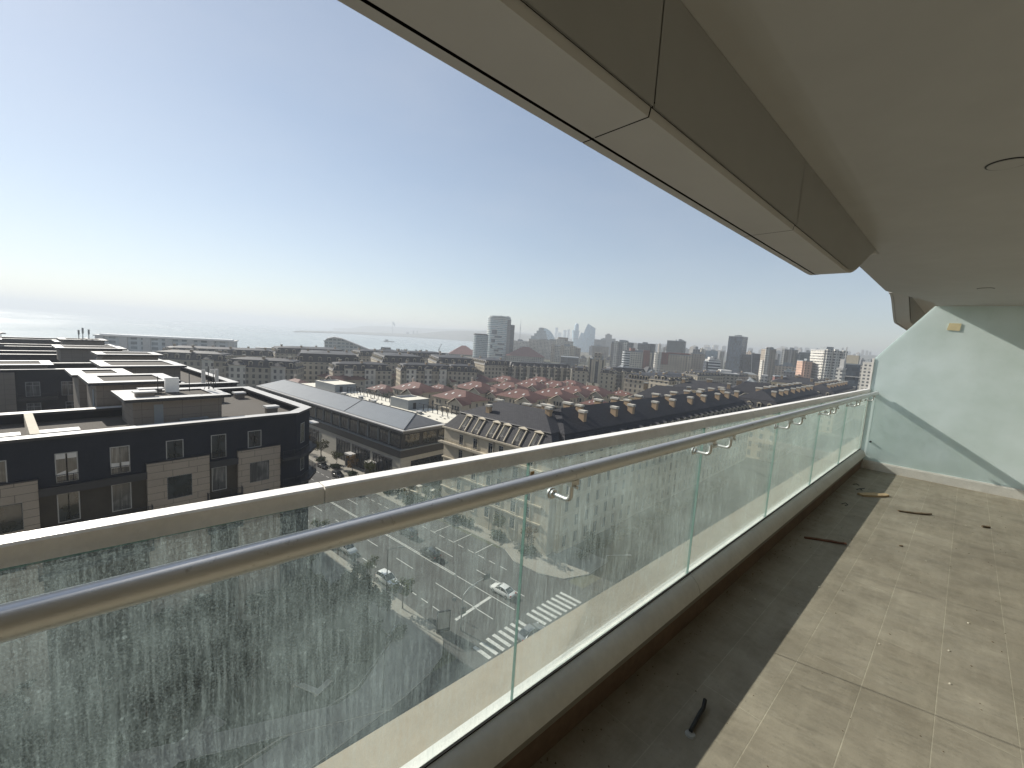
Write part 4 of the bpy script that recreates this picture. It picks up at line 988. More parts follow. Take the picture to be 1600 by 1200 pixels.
t_, r_ = wing('slate roof with scattered chimneys in front of the pink tower', 1205, 597, -17.5, 44, 18, 14, -12.6, [(6, 5, -15.4, -11.6, 1.6, 1.6), (15, 9, -14, -11, 2.4, 1.5), (24, 5, -15.4, -11.8, 1.6, 1.6), (33, 10, -14, -11, 2, 1.5), (40, 5, -15, -12, 1.6, 1.6)])

# --- the older boulevard blocks in the middle distance
def far_mansard(label, xl, yl, xr, yr, D=17, h1=4.6, h2=1.2, ze=None, sp=5.2, bays=(), ends=True, chs=True, wall='fac_cream_far', d=None):
    """front eave line given by two photo points at eave height ze"""
    ze = -24.5 if ze is None else ze
    if d: a = pd(xl, d[0]); b = pd(xr, d[1]); ze = (zat(xl, yl, d[0]) + zat(xr, yr, d[1])) / 2
    else: a, b = at(xl, yl, ze), at(xr, yr, ze)
    L = math.hypot(b.x - a.x, b.y - a.y); rot = math.atan2(b.y - a.y, b.x - a.x)
    n = max(2, int(L / sp))
    ch = [((k + .5) * L / max(2, int(L / 11)), D * (.3 if k % 2 else .62), ze + h1 - .4, ze + h1 + h2 + 1.3, 1.6, 1.2) for k in range(max(2, int(L / 11)))] if chs else ()
    t, r = mansard('mansard_building', label, (a.x, a.y), rot, L, D, ze, ze + h1, ze + h1 + h2, 2.2, wall, 'slate_far', 'slate mansard blocks in the middle distance', [(k + .5) * L / n for k in range(n)], 2.0, 2.6, False, ends, [(L * p0, L * p1, ze + q) for p0, p1, q in bays], chim=ch)
    return t
far_mansard('mansard block left of the tall corner block, with two pale bay towers', 350, 573, 462, 578, ze=-25, bays=((.08, .3, 1.2), (.66, .86, 1.2)))
far_mansard('mansard block far left, half hidden by dark flat roofs', 232, 561, 352, 566, ze=-24.5, bays=((.7, .85, 1),))
far_mansard('curved-looking mansard row in front of the long white hotel', 252, 553, 428, 558, ze=-24.5, D=20)
far_mansard('tall corner mansard block with long cream end wall', 463, 566, 562, 569, D=48, ze=-23, h1=6)
far_mansard('mansard block directly below the wave-roofed building', 430, 553, 540, 556, D=30, ze=-23, h1=5)
far_mansard('second tall mansard block right of the corner block', 597, 567, 664, 569, D=52, ze=-23, h1=5.6)
far_mansard('third tall mansard block in line, left of the round towers', 682, 568, 742, 570.5, D=50, ze=-23, h1=5.2)
far_mansard('fourth tall mansard block at the foot of the round towers', 757, 571, 803, 572.5, D=46, ze=-23.2, h1=4.6)
far_mansard('low mansard row with white bay towers behind the red roofs', 520, 580, 612, 581, ze=-26, bays=((.18, .32, 1.6), (.52, .7, 1.6)))
far_mansard('low mansard row with three white bay towers', 626, 580, 708, 582, ze=-26, bays=((.1, .28, 1.6), (.44, .57, 1.8), (.72, .86, 1.8)))
far_mansard('mansard row behind the second row, below the distant shore', 560, 557, 700, 560, D=22, ze=-23, h1=5)
far_mansard('short mansard block with a flat pale podium in front', 700, 581, 745, 583, ze=-25.5)
# comb-fronted apartment rows
MT['fac_comb'] = facade('comb_facade', (.38, .345, .27), (.035, .037, .04), 4.2, 3.5, .34, .58, None, .4, .5, .12, (.3, .27, .22), .12)
MT['fac_comb_dark'] = facade('comb_recess', (.13, .13, .125), (.03, .032, .036), 3.4, 3.5, .5, .6, None, .4, .5, .15, (.2, .19, .17), .14)
def comb(label, xl, yl, xr, yr, z, n, D=16, h=4.2):
    a, b = at(xl, yl, z), at(xr, yr, z); L = math.hypot(b.x - a.x, b.y - a.y); rot = math.atan2(b.y - a.y, b.x - a.x)
    t = thing('apartment_row', label, 'apartment building', (a.x, a.y, 0), rot, 'apartment rows with pale vertical bays')
    m = MB(); m.box(0, L, 0, D, G, z); m.build('wall', 'fac_comb_dark', t)
    m = MB(); m.box(-.4, L + .4, -.4, D + .4, z + .003, z + .4, 0); i = 2; zz = z + .41
    lo = [(-.2, -.2, zz), (L + .2, -.2, zz), (L + .2, D + .2, zz), (-.2, D + .2, zz)]; hi = [(i, i, z + h), (L - i, i, z + h), (L - i, D - i, z + h), (i, D - i, z + h)]
    for q in range(4): w_ = (q + 1) % 4; m.face([lo[q], lo[w_], hi[w_], hi[q]], 1)
    m.face(hi, 1); m.build('roof', ['cream', 'slate_far'], t)
    for k in range(n):
        x = L * (k + .5) / n; w_ = L / n * .4; m = MB(); m.box(x - w_ / 2, x + w_ / 2, -2.6, -.003, G, z + .8, 0); m.box(x - w_ / 2 - .3, x + w_ / 2 + .3, -2.9, 1.5, z + .803, z + 1.2, 1)
        hip_roof(m, x - w_ / 2 - .3, x + w_ / 2 + .3, -2.9, 5, z + 1.203, z + 3.4, 2); m.build('bay_tower', ['fac_comb', 'cream', 'slate_far'], t)
    return t
comb('long apartment row with many pale bays behind the red villas', 797, 573, 892, 577, -23.2, 9)
comb('apartment row with pale bays right of the column-fronted tower', 952, 581, 1010, 584, -22.5, 4)
far_mansard('blunt cream end block with dark roof left of the column-fronted tower', 893, 579.5, 920, 581.5, D=26, ze=-22.5, h1=3, wall='fac_comb')
far_mansard('blunt cream end block with dark roof right of the column-fronted tower', 937, 583, 960, 585, D=20, ze=-22.5, h1=3, wall='fac_comb')
far_mansard('low mansard hall with white dormers behind the chimney rows', 1027, 598, 1072, 592, D=24, ze=-22, h1=4, sp=6)
far_mansard('mansard row with rounded white gables left of the banded white office', 1045, 597, 1085, 596, ze=-19, D=14, h1=3, bays=((.2, .35, .5), (.5, .65, .5), (.8, .95, .5)))
far_mansard('long mansard row at the right in front of the glass tower', 1090, 588, 1170, 589, ze=-24, D=18, h1=4)

# ================================================================== RED-ROOFED VILLAS
def make_villa():
    t = thing('villa', 'villa', 'villa', (0, 0, 0), 0, 'red-roofed villas')
    m = MB(); m.box(-12, 12, -8.5, 8.5, 0, 8.2, 0); m.box(5.5, 15, -13.5, -8.503, 0, 7.2, 0); m.box(-12.15, 12.15, -8.65, 8.65, 3.9, 4.15, 1); w_ = m.build('wall', ['villa_wall', 'cream'], t)
    m = MB(); hip_roof(m, -13.2, 13.2, -9.7, 9.7, 8.203, 12.6)
    m.face([(-13.2, -9.7, 8.2), (-13.2, 9.7, 8.2), (13.2, 9.7, 8.2), (13.2, -9.7, 8.2)])
    # front gable over the projecting bay
    m.face([(4.6, -14.3, 7.2), (10.25, -14.3, 10.6), (10.25, -3.5, 10.6), (4.6, -8, 7.9)]); m.face([(10.25, -14.3, 10.6), (15.9, -14.3, 7.2), (15.9, -8, 7.9), (10.25, -3.5, 10.6)])
    r = m.build('roof', 'red_tile', t)
    m = MB(); m.face([(5.5, -13.5, 7.2), (15, -13.5, 7.2), (10.25, -13.5, 10.0)]); m.tube([(4.6, -14.32, 7.2), (10.25, -14.32, 10.62), (15.9, -14.32, 7.2)], .2, 5); m.build('gable', 'cream', t)
    m = MB(); m.box(-12.4, 12.4, -9.2, -8.6, 7.75, 8.15); m.box(12.003, 12.6, -8.5, 9, 7.75, 8.15); m.build('eaves_trim', 'cream', t)
    m = MB(); m.box(-6.6, -5.5, 1, 2.1, 8.5, 14, 0); m.box(-6.75, -5.35, .85, 2.25, 14, 14.4, 1); m.build('chimney', ['villa_wall', 'cap'], r)
    for x, y, z in ((-5, -6.0, 9.95), (4.2, -5.0, 10.4), (-2, -4, 10.85)):
        m = MB(); m.face([(x - .6, y - .9, z - .35), (x + .6, y - .9, z - .35), (x + .6, y + .5, z + .35), (x - .6, y + .5, z + .35)]); m.build('skylight', 'coping', r)
    for x in (-9.5, -7, -2.5, 0): window(t, x, -8.505, 4.9, 1.2, 2.0, 2, 0)
    for x in (-9.5, -5, 0.5): window(t, x, -8.505, .9, 1.5, 2.4, 2, 0)
    for x in (8.2, 10.2, 12.2): window(t, x, -13.505, 4.3, 1.3, 2.2, 2, .3, frame='dark_metal')
    window(t, 10.2, -13.505, .3, 5.5, 2.9, 4, .25, frame='dark_metal')
    for y in (-5, 0, 5): window(t, 12.005, y, 4.9, 1.2, 2.0, 2, 0, rot=math.pi / 2); 
    for y in (-4, 3): window(t, 12.005, y, .9, 2.2, 2.4, 2, 0, rot=math.pi / 2)
    for y in (-4, 3): window(t, -12.005, y, 4.9, 1.2, 2.0, 2, 0, rot=-math.pi / 2)
    m = MB(); m.box(-3.5, 4.5, -11.5, -8.51, 3.7, 4.0); 
    for x in (-3.2, 4.2): m.cyl(x, -11.2, 0, 3.7, .25, 8)
    m.build('porch', 'cream', t)
    return t
villa0 = make_villa()
VZ = G + 13.0
VL = [((721, 609), 1, 0, 'nearest red-roofed villa, just right of the grey roof kiosks'),
      ((817, 608), 1, 0, 'red-roofed villa above the dark slate corner roof'),
      ((652, 597), 1, 0, 'red-roofed villa above the near grey roof kiosk'),
      ((746, 596), 1, 0, 'red-roofed villa behind the nearest one, with a white gable edge'),
      ((797, 597), .95, 0, 'red-roofed villa in the second row with plain end windows'),
      ((642, 579), 1, 0, 'pink-walled red-roofed villa at the back left'),
      ((707, 582), 1, 0, 'red-roofed villa at the back in front of the pale podium'),
      ((747, 585), 1, 0, 'red-roofed villa at the back right of the podium'),
      ((831, 594.5), .95, 0, 'red-roofed villa in the middle row under the comb-fronted row'),
      ((867, 606.5), 1, 0, 'red-roofed villa right of the middle with several skylights'),
      ((846, 589), 1, 0, 'red-roofed villa at the very back by the long bay-fronted row'),
      ((792, 587.5), .95, 0, 'red-roofed villa with twin chimney below the end of the bay-fronted row'),
      ((870, 595), .95, 0, 'red-roofed villa near the back right with a white ridge vent'),
      ((897, 602.5), 1, 0, 'red-roofed villa before the blunt cream end block'),
      ((927, 602.5), 1, 0, 'red-roofed villa below the column-fronted tower'),
      ((975, 610), .75, 0, 'small red-roofed villa left of the cream attic wing'),
      ((935, 624), .7, -3, 'low red-roofed villa behind the tan chimneys'),
      ((600, 601), .7, -4, 'low red-roofed outbuilding behind the pergola'),
      ((690, 601), .7, -2.5, 'low red-roofed villa between two larger ones'),
      ((536, 578.5), 1.1, 0, 'red-roofed villa above the far roof kiosk'),
      ((574, 590), .65, 0, 'small red-roofed villa with a corner turret'),
      ((465, 592), .9, -2.5, 'red-roofed villa peeking over the zinc roof at the left'),
      ((893, 594), .9, 0, 'red-roofed villa half hidden at the foot of the comb-fronted row'),
      ((770, 605), .8, -2, 'red-roofed villa tucked between the front two rows')]
for i, ((x, y), sc_, dz, lab) in enumerate(VL):
    p = at(x, y, G + 12.6 * sc_ + dz * 0)
    o = villa0 if i == 0 else copy_tree(villa0)
    o.location = (p.x, p.y, G); o.rotation_euler = (0, 0, TC + math.radians((0, 3, -2, 1)[i % 4])); o.scale = (sc_,) * 3; o['label'] = lab
    if i == 5:
        for ch in o.children:
            if ch.name.startswith('wall'):
                ch.data = ch.data.copy(); ch.data.materials[0] = MT['villa_pink']; ch['label'] = 'pink rendered wall'

# ================================================================== TOWERS AND FAR BUILDINGS
def F(name, *a, **k): MT[name] = facade(name, *a, **k); return name
F('f_white', (.55, .53, .48), (.05, .055, .06), 3.4, 3.2, .55, .5, None, .4, .5, .15)
F('f_whitegrid', (.5, .47, .4), (.05, .055, .055), 3.3, 3.3, .5, .58, None, .4, .5, .12)
F('f_cream', (.42, .36, .28), (.05, .05, .05), 3.5, 3.2, .42, .5, None, .4, .5, .15)
F('f_pink', (.5, .33, .25), (.07, .06, .055), 3.6, 3.0, .4, .45, None, .4, .5, .15)
F('f_redband', (.44, .38, .3), (.05, .045, .045), 4.0, 3.3, .62, .45, None, .4, .5, .1, (.22, .09, .07), .1)
F('f_red', (.2, .085, .07), (.06, .05, .05), 3.6, 3.3, .4, .45, None, .4, .5, .15)
F('f_grey', (.2, .2, .2), (.045, .05, .055), 3.4, 3.2, .5, .5, None, .4, .5, .15)
F('f_beige', (.3, .26, .21), (.05, .05, .05), 3.6, 3.3, .45, .5, None, .4, .5, .15)
F('f_dark', (.05, .058, .068), (.035, .045, .06), 3.0, 3.6, .85, .72, None, .2, .6, .1)
F('f_darkgreen', (.07, .09, .09), (.03, .04, .045), 4.0, 3.6, .7, .5, None, .3, .6, .1)
F('f_darkglass', (.04, .05, .06), (.05, .065, .085), 1.6, 3.8, .93, .88, None, .12, .5, .05)
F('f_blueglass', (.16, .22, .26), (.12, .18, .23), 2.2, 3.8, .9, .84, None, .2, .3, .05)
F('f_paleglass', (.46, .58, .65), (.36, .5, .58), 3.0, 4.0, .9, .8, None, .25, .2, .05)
F('f_round', (.55, .58, .56), (.16, .22, .24), 5.0, 3.6, 1.1, .5, None, .2, .5, .35)
F('f_round2', (.3, .35, .36), (.1, .14, .16), 2.6, 3.4, .8, .62, None, .2, .5, .1, (.4, .44, .44), .1)
F('f_bands', (.52, .54, .54), (.03, .04, .055), 30, 3.6, 1.1, .5, None, .2, .4, .0)
F('f_piers', (.46, .4, .31), (.035, .036, .04), 4.4, 40, .45, 1.1, None, .3, .4, .0)
F('f_hotel', (.5, .53, .54), (.14, .17, .19), 7.0, 4.2, .62, .6, None, .4, .4, .1)
F('f_low', (.3, .27, .22), (.05, .05, .05), 4, 3.4, .5, .45, None, .5, .5, .2)
F('f_wave', (.5, .53, .53), (.1, .13, .14), 5.5, 4.6, .8, .5, None, .3, .5, .2)

def tower(name, label, xl, xr, yt, dist, depth, mat, yaw=0., cat='apartment building', roof='f_grey', top=True, group=None, zb=G, pieces=(), yb=None):
    """photo columns xl..xr span the front, yt = roof line at column xl..xr, dist metres away"""
    xc = (xl + xr) / 2; c = pd(xc, dist); d = c.normalized(); w_ = (pd(xr, dist) - pd(xl, dist)).length
    zt = zat(xc, yt, dist); rot = math.atan2(d.y, d.x) - math.pi / 2 + math.radians(yaw)
    t = thing(name, label, cat, (c.x, c.y, 0), rot, group)
    m = MB(); m.box(-w_ / 2, w_ / 2, 0, depth, zb, zt); m.build('wall', mat, t)
    m = MB(); m.box(-w_ / 2 - .15, w_ / 2 + .15, -.15, depth + .15, zt + .003, zt + 1.0); m.build('parapet', 'coping' if mat in ('f_white', 'f_bands') else 'greybox', t)
    if top:
        r = random.Random(int(xc * 7 + yt)); m = MB()
        for k in range(2):
            a = r.uniform(-.3, .15) * w_; b = a + w_ * r.uniform(.15, .3); m.box(a, b, depth * .25 + k * .3, depth * .7, zt + 1.0 - .01 * k, zt + r.uniform(2.6, 5))
        m.build('roof_plant', 'greybox', t)
    for (fx0, fx1, fz0, fz1, y0, y1, mm) in pieces:     # fractions of width, heights relative to roof, local y
        m = MB(); m.box(-w_ / 2 + fx0 * w_, -w_ / 2 + fx1 * w_, y0, y1, zb if fz0 is None else zt + fz0, zt + fz1); m.build('wing' if y1 > .5 else 'facade_bay', mm, t)
    return t
def cyl_tower(label, xl, xr, yt, dist, mat, ellipse=1., name='round_tower', topm='dark_metal'):
    xc = (xl + xr) / 2; c = pd(xc, dist); r = (pd(xr, dist) - pd(xl, dist)).length / 2; zt = zat(xc, yt, dist)
    d = c.normalized(); t = thing(name, label, 'glass tower', (c.x, c.y, 0), math.atan2(d.y, d.x) - math.pi / 2)
    n = 40; m = MB(); P = [(r * math.cos(2 * math.pi * k / n), r * ellipse * math.sin(2 * math.pi * k / n)) for k in range(n)]
    m.prism(P, G, zt, 0); m.build('wall', mat, t)
    return t, r, zt
t, r, zt = cyl_tower('tall round pale glass tower with dark patches by the bay', 760.5, 797, 497, 840, 'f_round', .75)
m = MB()
for k in range(7): a = -1.0 + k * .28; m.rbox((r * .78 * math.cos(a - .9), r * .6 * math.sin(a - .9), zt), 4.5, 3, 2.4 + (k % 3), a)
m.build('roof_plant', 'greybox', t)
m = MB(); m.cyl(0, 0, zt + .01, zt + 3.4, r * .93, 40, 0); m.build('crown_ring', 'f_round', t)
m = MB(); m.box(r * .55, r * 1.32, -r * .3, r * .6, G, zt - 12); m.build('side_slab', 'f_darkglass', t); m = MB(); m.box(r * .5, r * .98, -r * .55, r * .4, G, zt - 3); m.build('side_slab', 'f_grey', t)
rr = random.Random(11)
for ang_, z0, hh, da in ((-1.95, 30, 9, .22), (-2.02, 52, 7, .18), (-2.15, 68, 6, .1), (-1.6, 45, 3, .3), (-1.3, 62, 3, .3), (-1.7, 78, 4, .2), (-1.45, 88, 4, .3), (-1.35, 74, 3, .25)):
    m = MB(); z1 = zt - z0 * .8; rings = []
    for k in range(5):
        a = ang_ - da + 2 * da * k / 4; rings.append([((r + q) * math.cos(a), (r + q) * .75 * math.sin(a), z) for q, z in ((.05, z1 - hh), (.35, z1 - hh), (.35, z1), (.05, z1))])
    m.loft(rings); m.build('dark_glass_patch', 'f_darkglass', t)
t, r, zt = cyl_tower('shorter round blue-grey glass tower left of the tall round one', 740, 763, 523.5, 790, 'f_round2')
m = MB(); m.cyl(0, 0, zt + .01, zt + 1.2, r * 1.03, 40); m.cyl(0, 0, zt + 1.21, zt + 2.4, r * .9, 40); m.build('crown_ring', 'dark_metal', t)
# mast
c = pd(812, 3000); t = thing('radio_mast', 'thin hazy radio mast on the far hill', 'mast', (c.x, c.y, 0)); zt = zat(812, 498, 3000)
m = MB(); m.tube([(0, 0, G), (0, 0, zt * .55), (0, 0, zt)], [5, 3, .8], 6); m.build('shaft', 'pole_light', t); m = MB(); m.cyl(0, 0, zt * .55, zt * .55 + 6, 5, 8); m.build('platform', 'pole_light', t)
# stepped crescent hotel with arc
t = tower('stepped_building', 'stepped pale building rising like a ziggurat behind the white rows', 806, 857, 543, 1500, 50, 'f_round2', 0, 'building', top=False)
c0 = t.location; W = (pd(857, 1500) - pd(806, 1500)).length; zc0 = zat(831, 543, 1500)
for k, (x0, x1) in enumerate(((.1, .98), (.28, .98), (.4, .97), (.46, .96), (.55, .93), (.62, .9), (.68, .84))):
    m = MB(); m.box(-W / 2 + x0 * W, -W / 2 + x1 * W, 3 + k * 2, 38 - k, zc0 + 1.1 + k * 10.2, zc0 + 1.0 + (k + 1) * 10.2 - .3, 0); m.box(-W / 2 + x0 * W - 1, -W / 2 + x1 * W + 1, 2 + k * 2, 38 - k, zc0 + 1.0 + (k + 1) * 10.2 - .297, zc0 + 1.0 + (k + 1) * 10.2, 1); m.build('terrace_storey', ['f_round2', 'coping'], t)
c = pd(856, 1750); t = thing('arched_building', 'pale blue glass arc beside the stepped building', 'building', (c.x, c.y, 0), math.atan2(c.y, c.x) - math.pi / 2)
Wd = (pd(868, 1750) - pd(840, 1750)).length; zt = zat(852, 512, 1750); m = MB(); rings = []
prof = [(-Wd / 2 + Wd * k / 14, G + (zt - G) * math.sqrt(max(0.02, 1 - ((k / 14) * 1.0) ** 2.6))) for k in range(15)]
m.loft([[(x, y, z) for x, z in prof] + [(Wd / 2, y, G), (-Wd / 2, y, G)] for y in (0, 24)]); m.build('glass_shell', 'f_paleglass', t)
tower('apartment_block', 'long white gridded apartment row right of the round towers', 826, 896, 532, 985, 26, 'f_whitegrid', 4, pieces=((.0, .3, None, -1, -6, -.01, 'f_whitegrid'), (.62, .8, None, 5, -5, -.01, 'f_whitegrid'), (.66, .88, 1.1, 9, 4, 20, 'f_beige')))
tower('apartment_block', 'lower white gridded apartment block just right of the tall round tower', 794, 827, 533, 965, 24, 'f_white', 4)
tower('apartment_block', 'cream gridded apartment block before the white row', 862, 899, 541, 850, 30, 'f_whitegrid', -8, pieces=((.0, .14, None, 3, -3, -.01, 'f_cream'), (.4, .54, None, 3, -3, -.01, 'f_cream'), (.8, .97, None, 2.5, -3, -.01, 'f_cream'), (1.001, 1.2, None, -2, 4, 24, 'f_beige')))
tower('low_building', 'long dark flat-roofed building below the cream gridded block', 878, 906, 559, 700, 40, 'f_dark', 0, 'building', top=False)
def red_hall(label, xl, xr, ye, yt, dist, depth):
    a, b = pd(xl, dist), pd(xr, dist); L = (b - a).length; z = zat((xl + xr) / 2, ye, dist); rot = math.atan2(b.y - a.y, b.x - a.x)
    t = thing('red_roofed_hall', label, 'building', (a.x, a.y, 0), rot); m = MB(); m.box(0, L, 0, depth, G, z); m.build('wall', 'f_low', t)
    m = MB(); hip_roof(m, -2, L + 2, -2, depth + 2, z + .003, zat((xl + xr) / 2, yt, dist) + 2); m.face([(-2, -2, z), (-2, depth + 2, z), (L + 2, depth + 2, z), (L + 2, -2, z)]); m.build('roof', 'red_far', t)
red_hall('large dark red hipped roof behind the right side of the round tower', 793, 852, 557, 544, 800, 60)
red_hall('red hipped roof at the shore left of the round towers', 703, 748, 554, 542, 860, 50)
# curved glass towers
def curved(label, xl, xr, ytl, ytr, dist, mat, taper, lean, depth=24):
    xc = (xl + xr) / 2; c = pd(xc, dist); W = (pd(xr, dist) - pd(xl, dist)).length; d = c.normalized(); zl, zr = zat(xl, ytl, dist), zat(xr, ytr, dist)
    t = thing('curved_glass_tower', label, 'skyscraper', (c.x, c.y, 0), math.atan2(d.y, d.x) - math.pi / 2); rings = []; n = 14
    for k in range(n + 1):
        f = k / n; wl = -W / 2 + lean(f) * W; wr = W / 2 - taper(f) * W
        za, zb_ = G + (zl - G) * f, G + (zr - G) * f
        rings.append([(wl, 0, za), (wl * .5 + wr * .5, -depth * .25, (za + zb_) / 2), (wr, depth * .12, zb_), (wr, depth, zb_), (wl, depth * .9, za)])
    m = MB(); m.loft(rings); m.build('glass_shell', mat, t); return t
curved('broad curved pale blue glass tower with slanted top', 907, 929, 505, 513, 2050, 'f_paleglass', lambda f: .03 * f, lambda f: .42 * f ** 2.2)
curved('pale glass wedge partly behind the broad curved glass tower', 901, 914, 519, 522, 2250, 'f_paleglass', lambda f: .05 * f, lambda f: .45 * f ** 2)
c = pd(898, 2250); zt = zat(898, 505, 2250); R_ = (pd(904, 2250) - pd(892.5, 2250)).length / 2
t = thing('curved_glass_tower', 'slender rounded glass tower with a raised finger top', 'skyscraper', (c.x, c.y, 0), 0)
m = MB(); rings = []
for f, rad, dx in ((0, .62, .25), (.25, .72, .15), (.5, .85, .05), (.7, .98, 0), (.74, 1.02, 0)): rings.append([(dx * R_ + R_ * rad * math.cos(a), R_ * rad * math.sin(a), G + (zt - G) * f) for a in [2 * math.pi * k / 24 for k in range(24)]])
m.loft(rings); m.build('lower_shaft', 'f_paleglass', t); m = MB(); rings = []
for f, rad in ((.5, .62), (.85, .6), (.93, .55), (.975, .42), (1.0, .15)): rings.append([(.3 * R_ + R_ * rad * math.cos(a), R_ * rad * math.sin(a) - 2, G + (zt - G) * f) for a in [2 * math.pi * k / 24 for k in range(24)]])
m.loft(rings); m.build('finger_top', 'f_paleglass', t)
for i, (xl, xr, yt, lab) in enumerate(((866.5, 870.5, 512, 'needle-like hazy skyscraper beside the glass arc'), (871, 876, 520, 'blocky hazy skyscraper right of the needle-like one'), (879.5, 884, 516, 'slim hazy skyscraper left of the rounded finger tower'), (885.5, 889, 515, 'hazy dark-sided skyscraper touching the rounded finger tower'))):
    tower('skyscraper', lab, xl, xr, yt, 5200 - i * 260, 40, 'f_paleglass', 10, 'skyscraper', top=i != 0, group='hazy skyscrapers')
tower('apartment_tower', 'pale stepped grey tower right of the broad curved glass tower', 941, 961, 529, 1750, 40, 'f_grey', 5, pieces=((.2, .7, 1.1, 16, 5, 30, 'f_grey'), (.3, .55, 16.1, 20, 8, 24, 'f_grey')))
tower('apartment_block', 'broad hazy grey block under the pale stepped tower', 928, 946, 531, 1500, 40, 'f_grey', 0)
tower('apartment_block', 'wide beige block behind the column-fronted tower', 926, 952, 541.5, 1000, 24, 'f_beige', 0)
tower('column_fronted_tower', 'tan tower with tall white vertical piers behind the red villas', 922, 948, 562, 455, 20, 'f_piers', -4, pieces=((.42, .62, None, -2, -.6, -.01, 'f_dark'), (.3, .75, 1.1, 7, 4, 16, 'f_beige'), (-.01, .08, None, 2, -1.2, .2, 'cream'), (.92, 1.01, None, 2, -1.2, .2, 'cream'), (.34, .42, None, 2, -1.2, -.01, 'cream'), (.62, .7, None, 2, -1.2, -.01, 'cream')))
tower('apartment_tower', 'tall grey and white apartment tower left of the red-banded one', 955, 985, 535, 760, 26, 'f_grey', -14, pieces=((.15, .36, None, 2, -2, -.01, 'f_white'), (.62, .85, None, 1.5, -2, -.01, 'f_white'), (-.04, .14, None, -3, 1, 18, 'f_beige')))
tower('apartment_tower', 'dark grey tower behind the red-banded apartment block', 996, 1021, 537.5, 800, 24, 'f_grey', -10, pieces=((.8, 1.02, None, 1, -1, 12, 'f_dark'),))
t = tower('apartment_block', 'cream apartment block with red-brown stripes and a bright rounded corner', 982, 1020, 551, 650, 22, 'f_whitegrid', 8, pieces=((.64, .9, None, 4, -2.2, -.01, 'f_red'), (.1, .3, 1.1, 6, 4, 18, 'f_red')))
W = (pd(1020, 650) - pd(982, 650)).length; zt = zat(1000, 551, 650)
m = MB(); m.cyl(-W / 2 - 1, 5, G, zt + 2, 6.5, 20); m.build('rounded_corner', 'f_bands', t)
t = tower('apartment_block', 'broad cream apartment block with red-brown upper corner', 1029, 1083, 555, 640, 24, 'f_cream', 6, pieces=((.1, .3, -14, 3, -2, -.01, 'f_red'), (.0, .1, None, 3, -3, 4, 'f_white'), (.86, .98, None, -1, -2.5, -.01, 'f_cream'), (.3, .95, 1.1, 3.5, 3, 20, 'f_red')))
m = MB(); m.cyl(-(pd(1083, 640) - pd(1029, 640)).length / 2 - .5, 4, G, zat(1050, 552, 640), 4.5, 16); m.build('rounded_corner', 'f_white', t)
tower('office_tower', 'dark flat-topped office block behind the broad cream block', 1041, 1069, 533, 980, 30, 'f_darkgreen', -6, 'office building', pieces=((.45, .5, 1.1, 4, 10, 11, 'greybox'),))
tower('apartment_tower', 'greyish brown tower at the right end of the broad cream block', 1080, 1099, 553, 690, 24, 'f_beige', -8, pieces=((.1, .6, 1.1, 7, 4, 18, 'f_grey'), (.25, .45, 7.1, 11, 8, 12, 'greybox')))
tower('apartment_tower', 'pale hazy blue-grey tower pair between the brown tower and the dark glass tower', 1100, 1122, 548.5, 1100, 30, 'f_blueglass', 0, pieces=((-.02, .12, None, 3, -1, 5, 'f_white'), (1.15, 1.45, None, 1, 10, 40, 'f_beige')))
t = tower('office_building', 'small white office block with dark horizontal window bands', 1109, 1128, 563.5, 590, 20, 'f_bands', 14, 'office building', pieces=((.1, .5, 1.1, 4, 3, 14, 'coping'), (-.16, -.003, None, -1.5, 1, 18, 'f_dark')))
t = tower('office_tower', 'tallest dark glass office tower on the right', 1135, 1158, 526, 790, 26, 'f_darkglass', -18, 'office building', pieces=((.45, .7, 1.1, 3.2, 8, 16, 'greybox'),))
tower('office_building', 'lower dark glass wing right of the tallest dark tower', 1153, 1177, 554.5, 800, 30, 'f_darkglass', 0, 'office building', top=False)
c = pd(1186, 770); t = thing('office_building', 'dark trapezoid office block with sloping left edge and white fin', 'office building', (c.x, c.y, 0), math.atan2(c.y, c.x) - math.pi / 2)
s_ = (pd(1187, 770) - pd(1186, 770)).length; zt = zat(1186, 553, 770); m = MB()
m.loft([[(-12 * s_, y, zt), (9 * s_, y, zt), (9 * s_, y, G), (-7 * s_, y, G)] for y in (0, 24)]); m.build('wall', 'f_dark', t)
m = MB(); m.loft([[(-12.6 * s_, y, zt + 8), (-11.6 * s_, y, zt + 8), (-6.8 * s_, y, G), (-7.6 * s_, y, G)] for y in (-1, 6)]); m.build('white_fin', 'coping', t)
tower('apartment_tower', 'beige tower with a white left flank beside the trapezoid office', 1195, 1212, 546, 700, 24, 'f_beige', 14, pieces=((.0, .4, None, 3, -2, -.01, 'f_white'), (-.12, .0, None, -16, 2, 14, 'f_white'), (1.0, 1.3, None, -14, 0, 16, 'f_grey')))
tower('apartment_tower', 'grey brown tower with paired columns right of the beige one', 1221, 1243, 547, 780, 26, 'f_beige', -6, pieces=((.0, .2, None, 2, -2, -.01, 'f_white'), (.5, .75, None, 1, -2, -.01, 'f_grey'), (1.02, 1.2, None, -4, 4, 26, 'f_grey')))
tower('apartment_tower', 'broad dark grey-green tower left of the pink one', 1247, 1276, 551.5, 850, 26, 'f_darkgreen', -4, pieces=((-.02, .04, None, -2, -1, 4, 'f_white'),))
tower('apartment_tower', 'pink apartment tower beside the big white one', 1255, 1271, 565, 610, 20, 'f_pink', 18, pieces=((.2, .36, None, .8, -1.2, -.01, 'f_pink'),))
t = tower('apartment_tower', 'big white apartment tower with balconies on every floor', 1284, 1325, 549, 610, 30, 'f_white', 28, pieces=((.08, .22, None, 2, -2, -.01, 'f_white'), (.4, .56, None, 2.4, -2, -.01, 'f_white'), (.76, .92, None, 1.6, -2, -.01, 'f_white')))
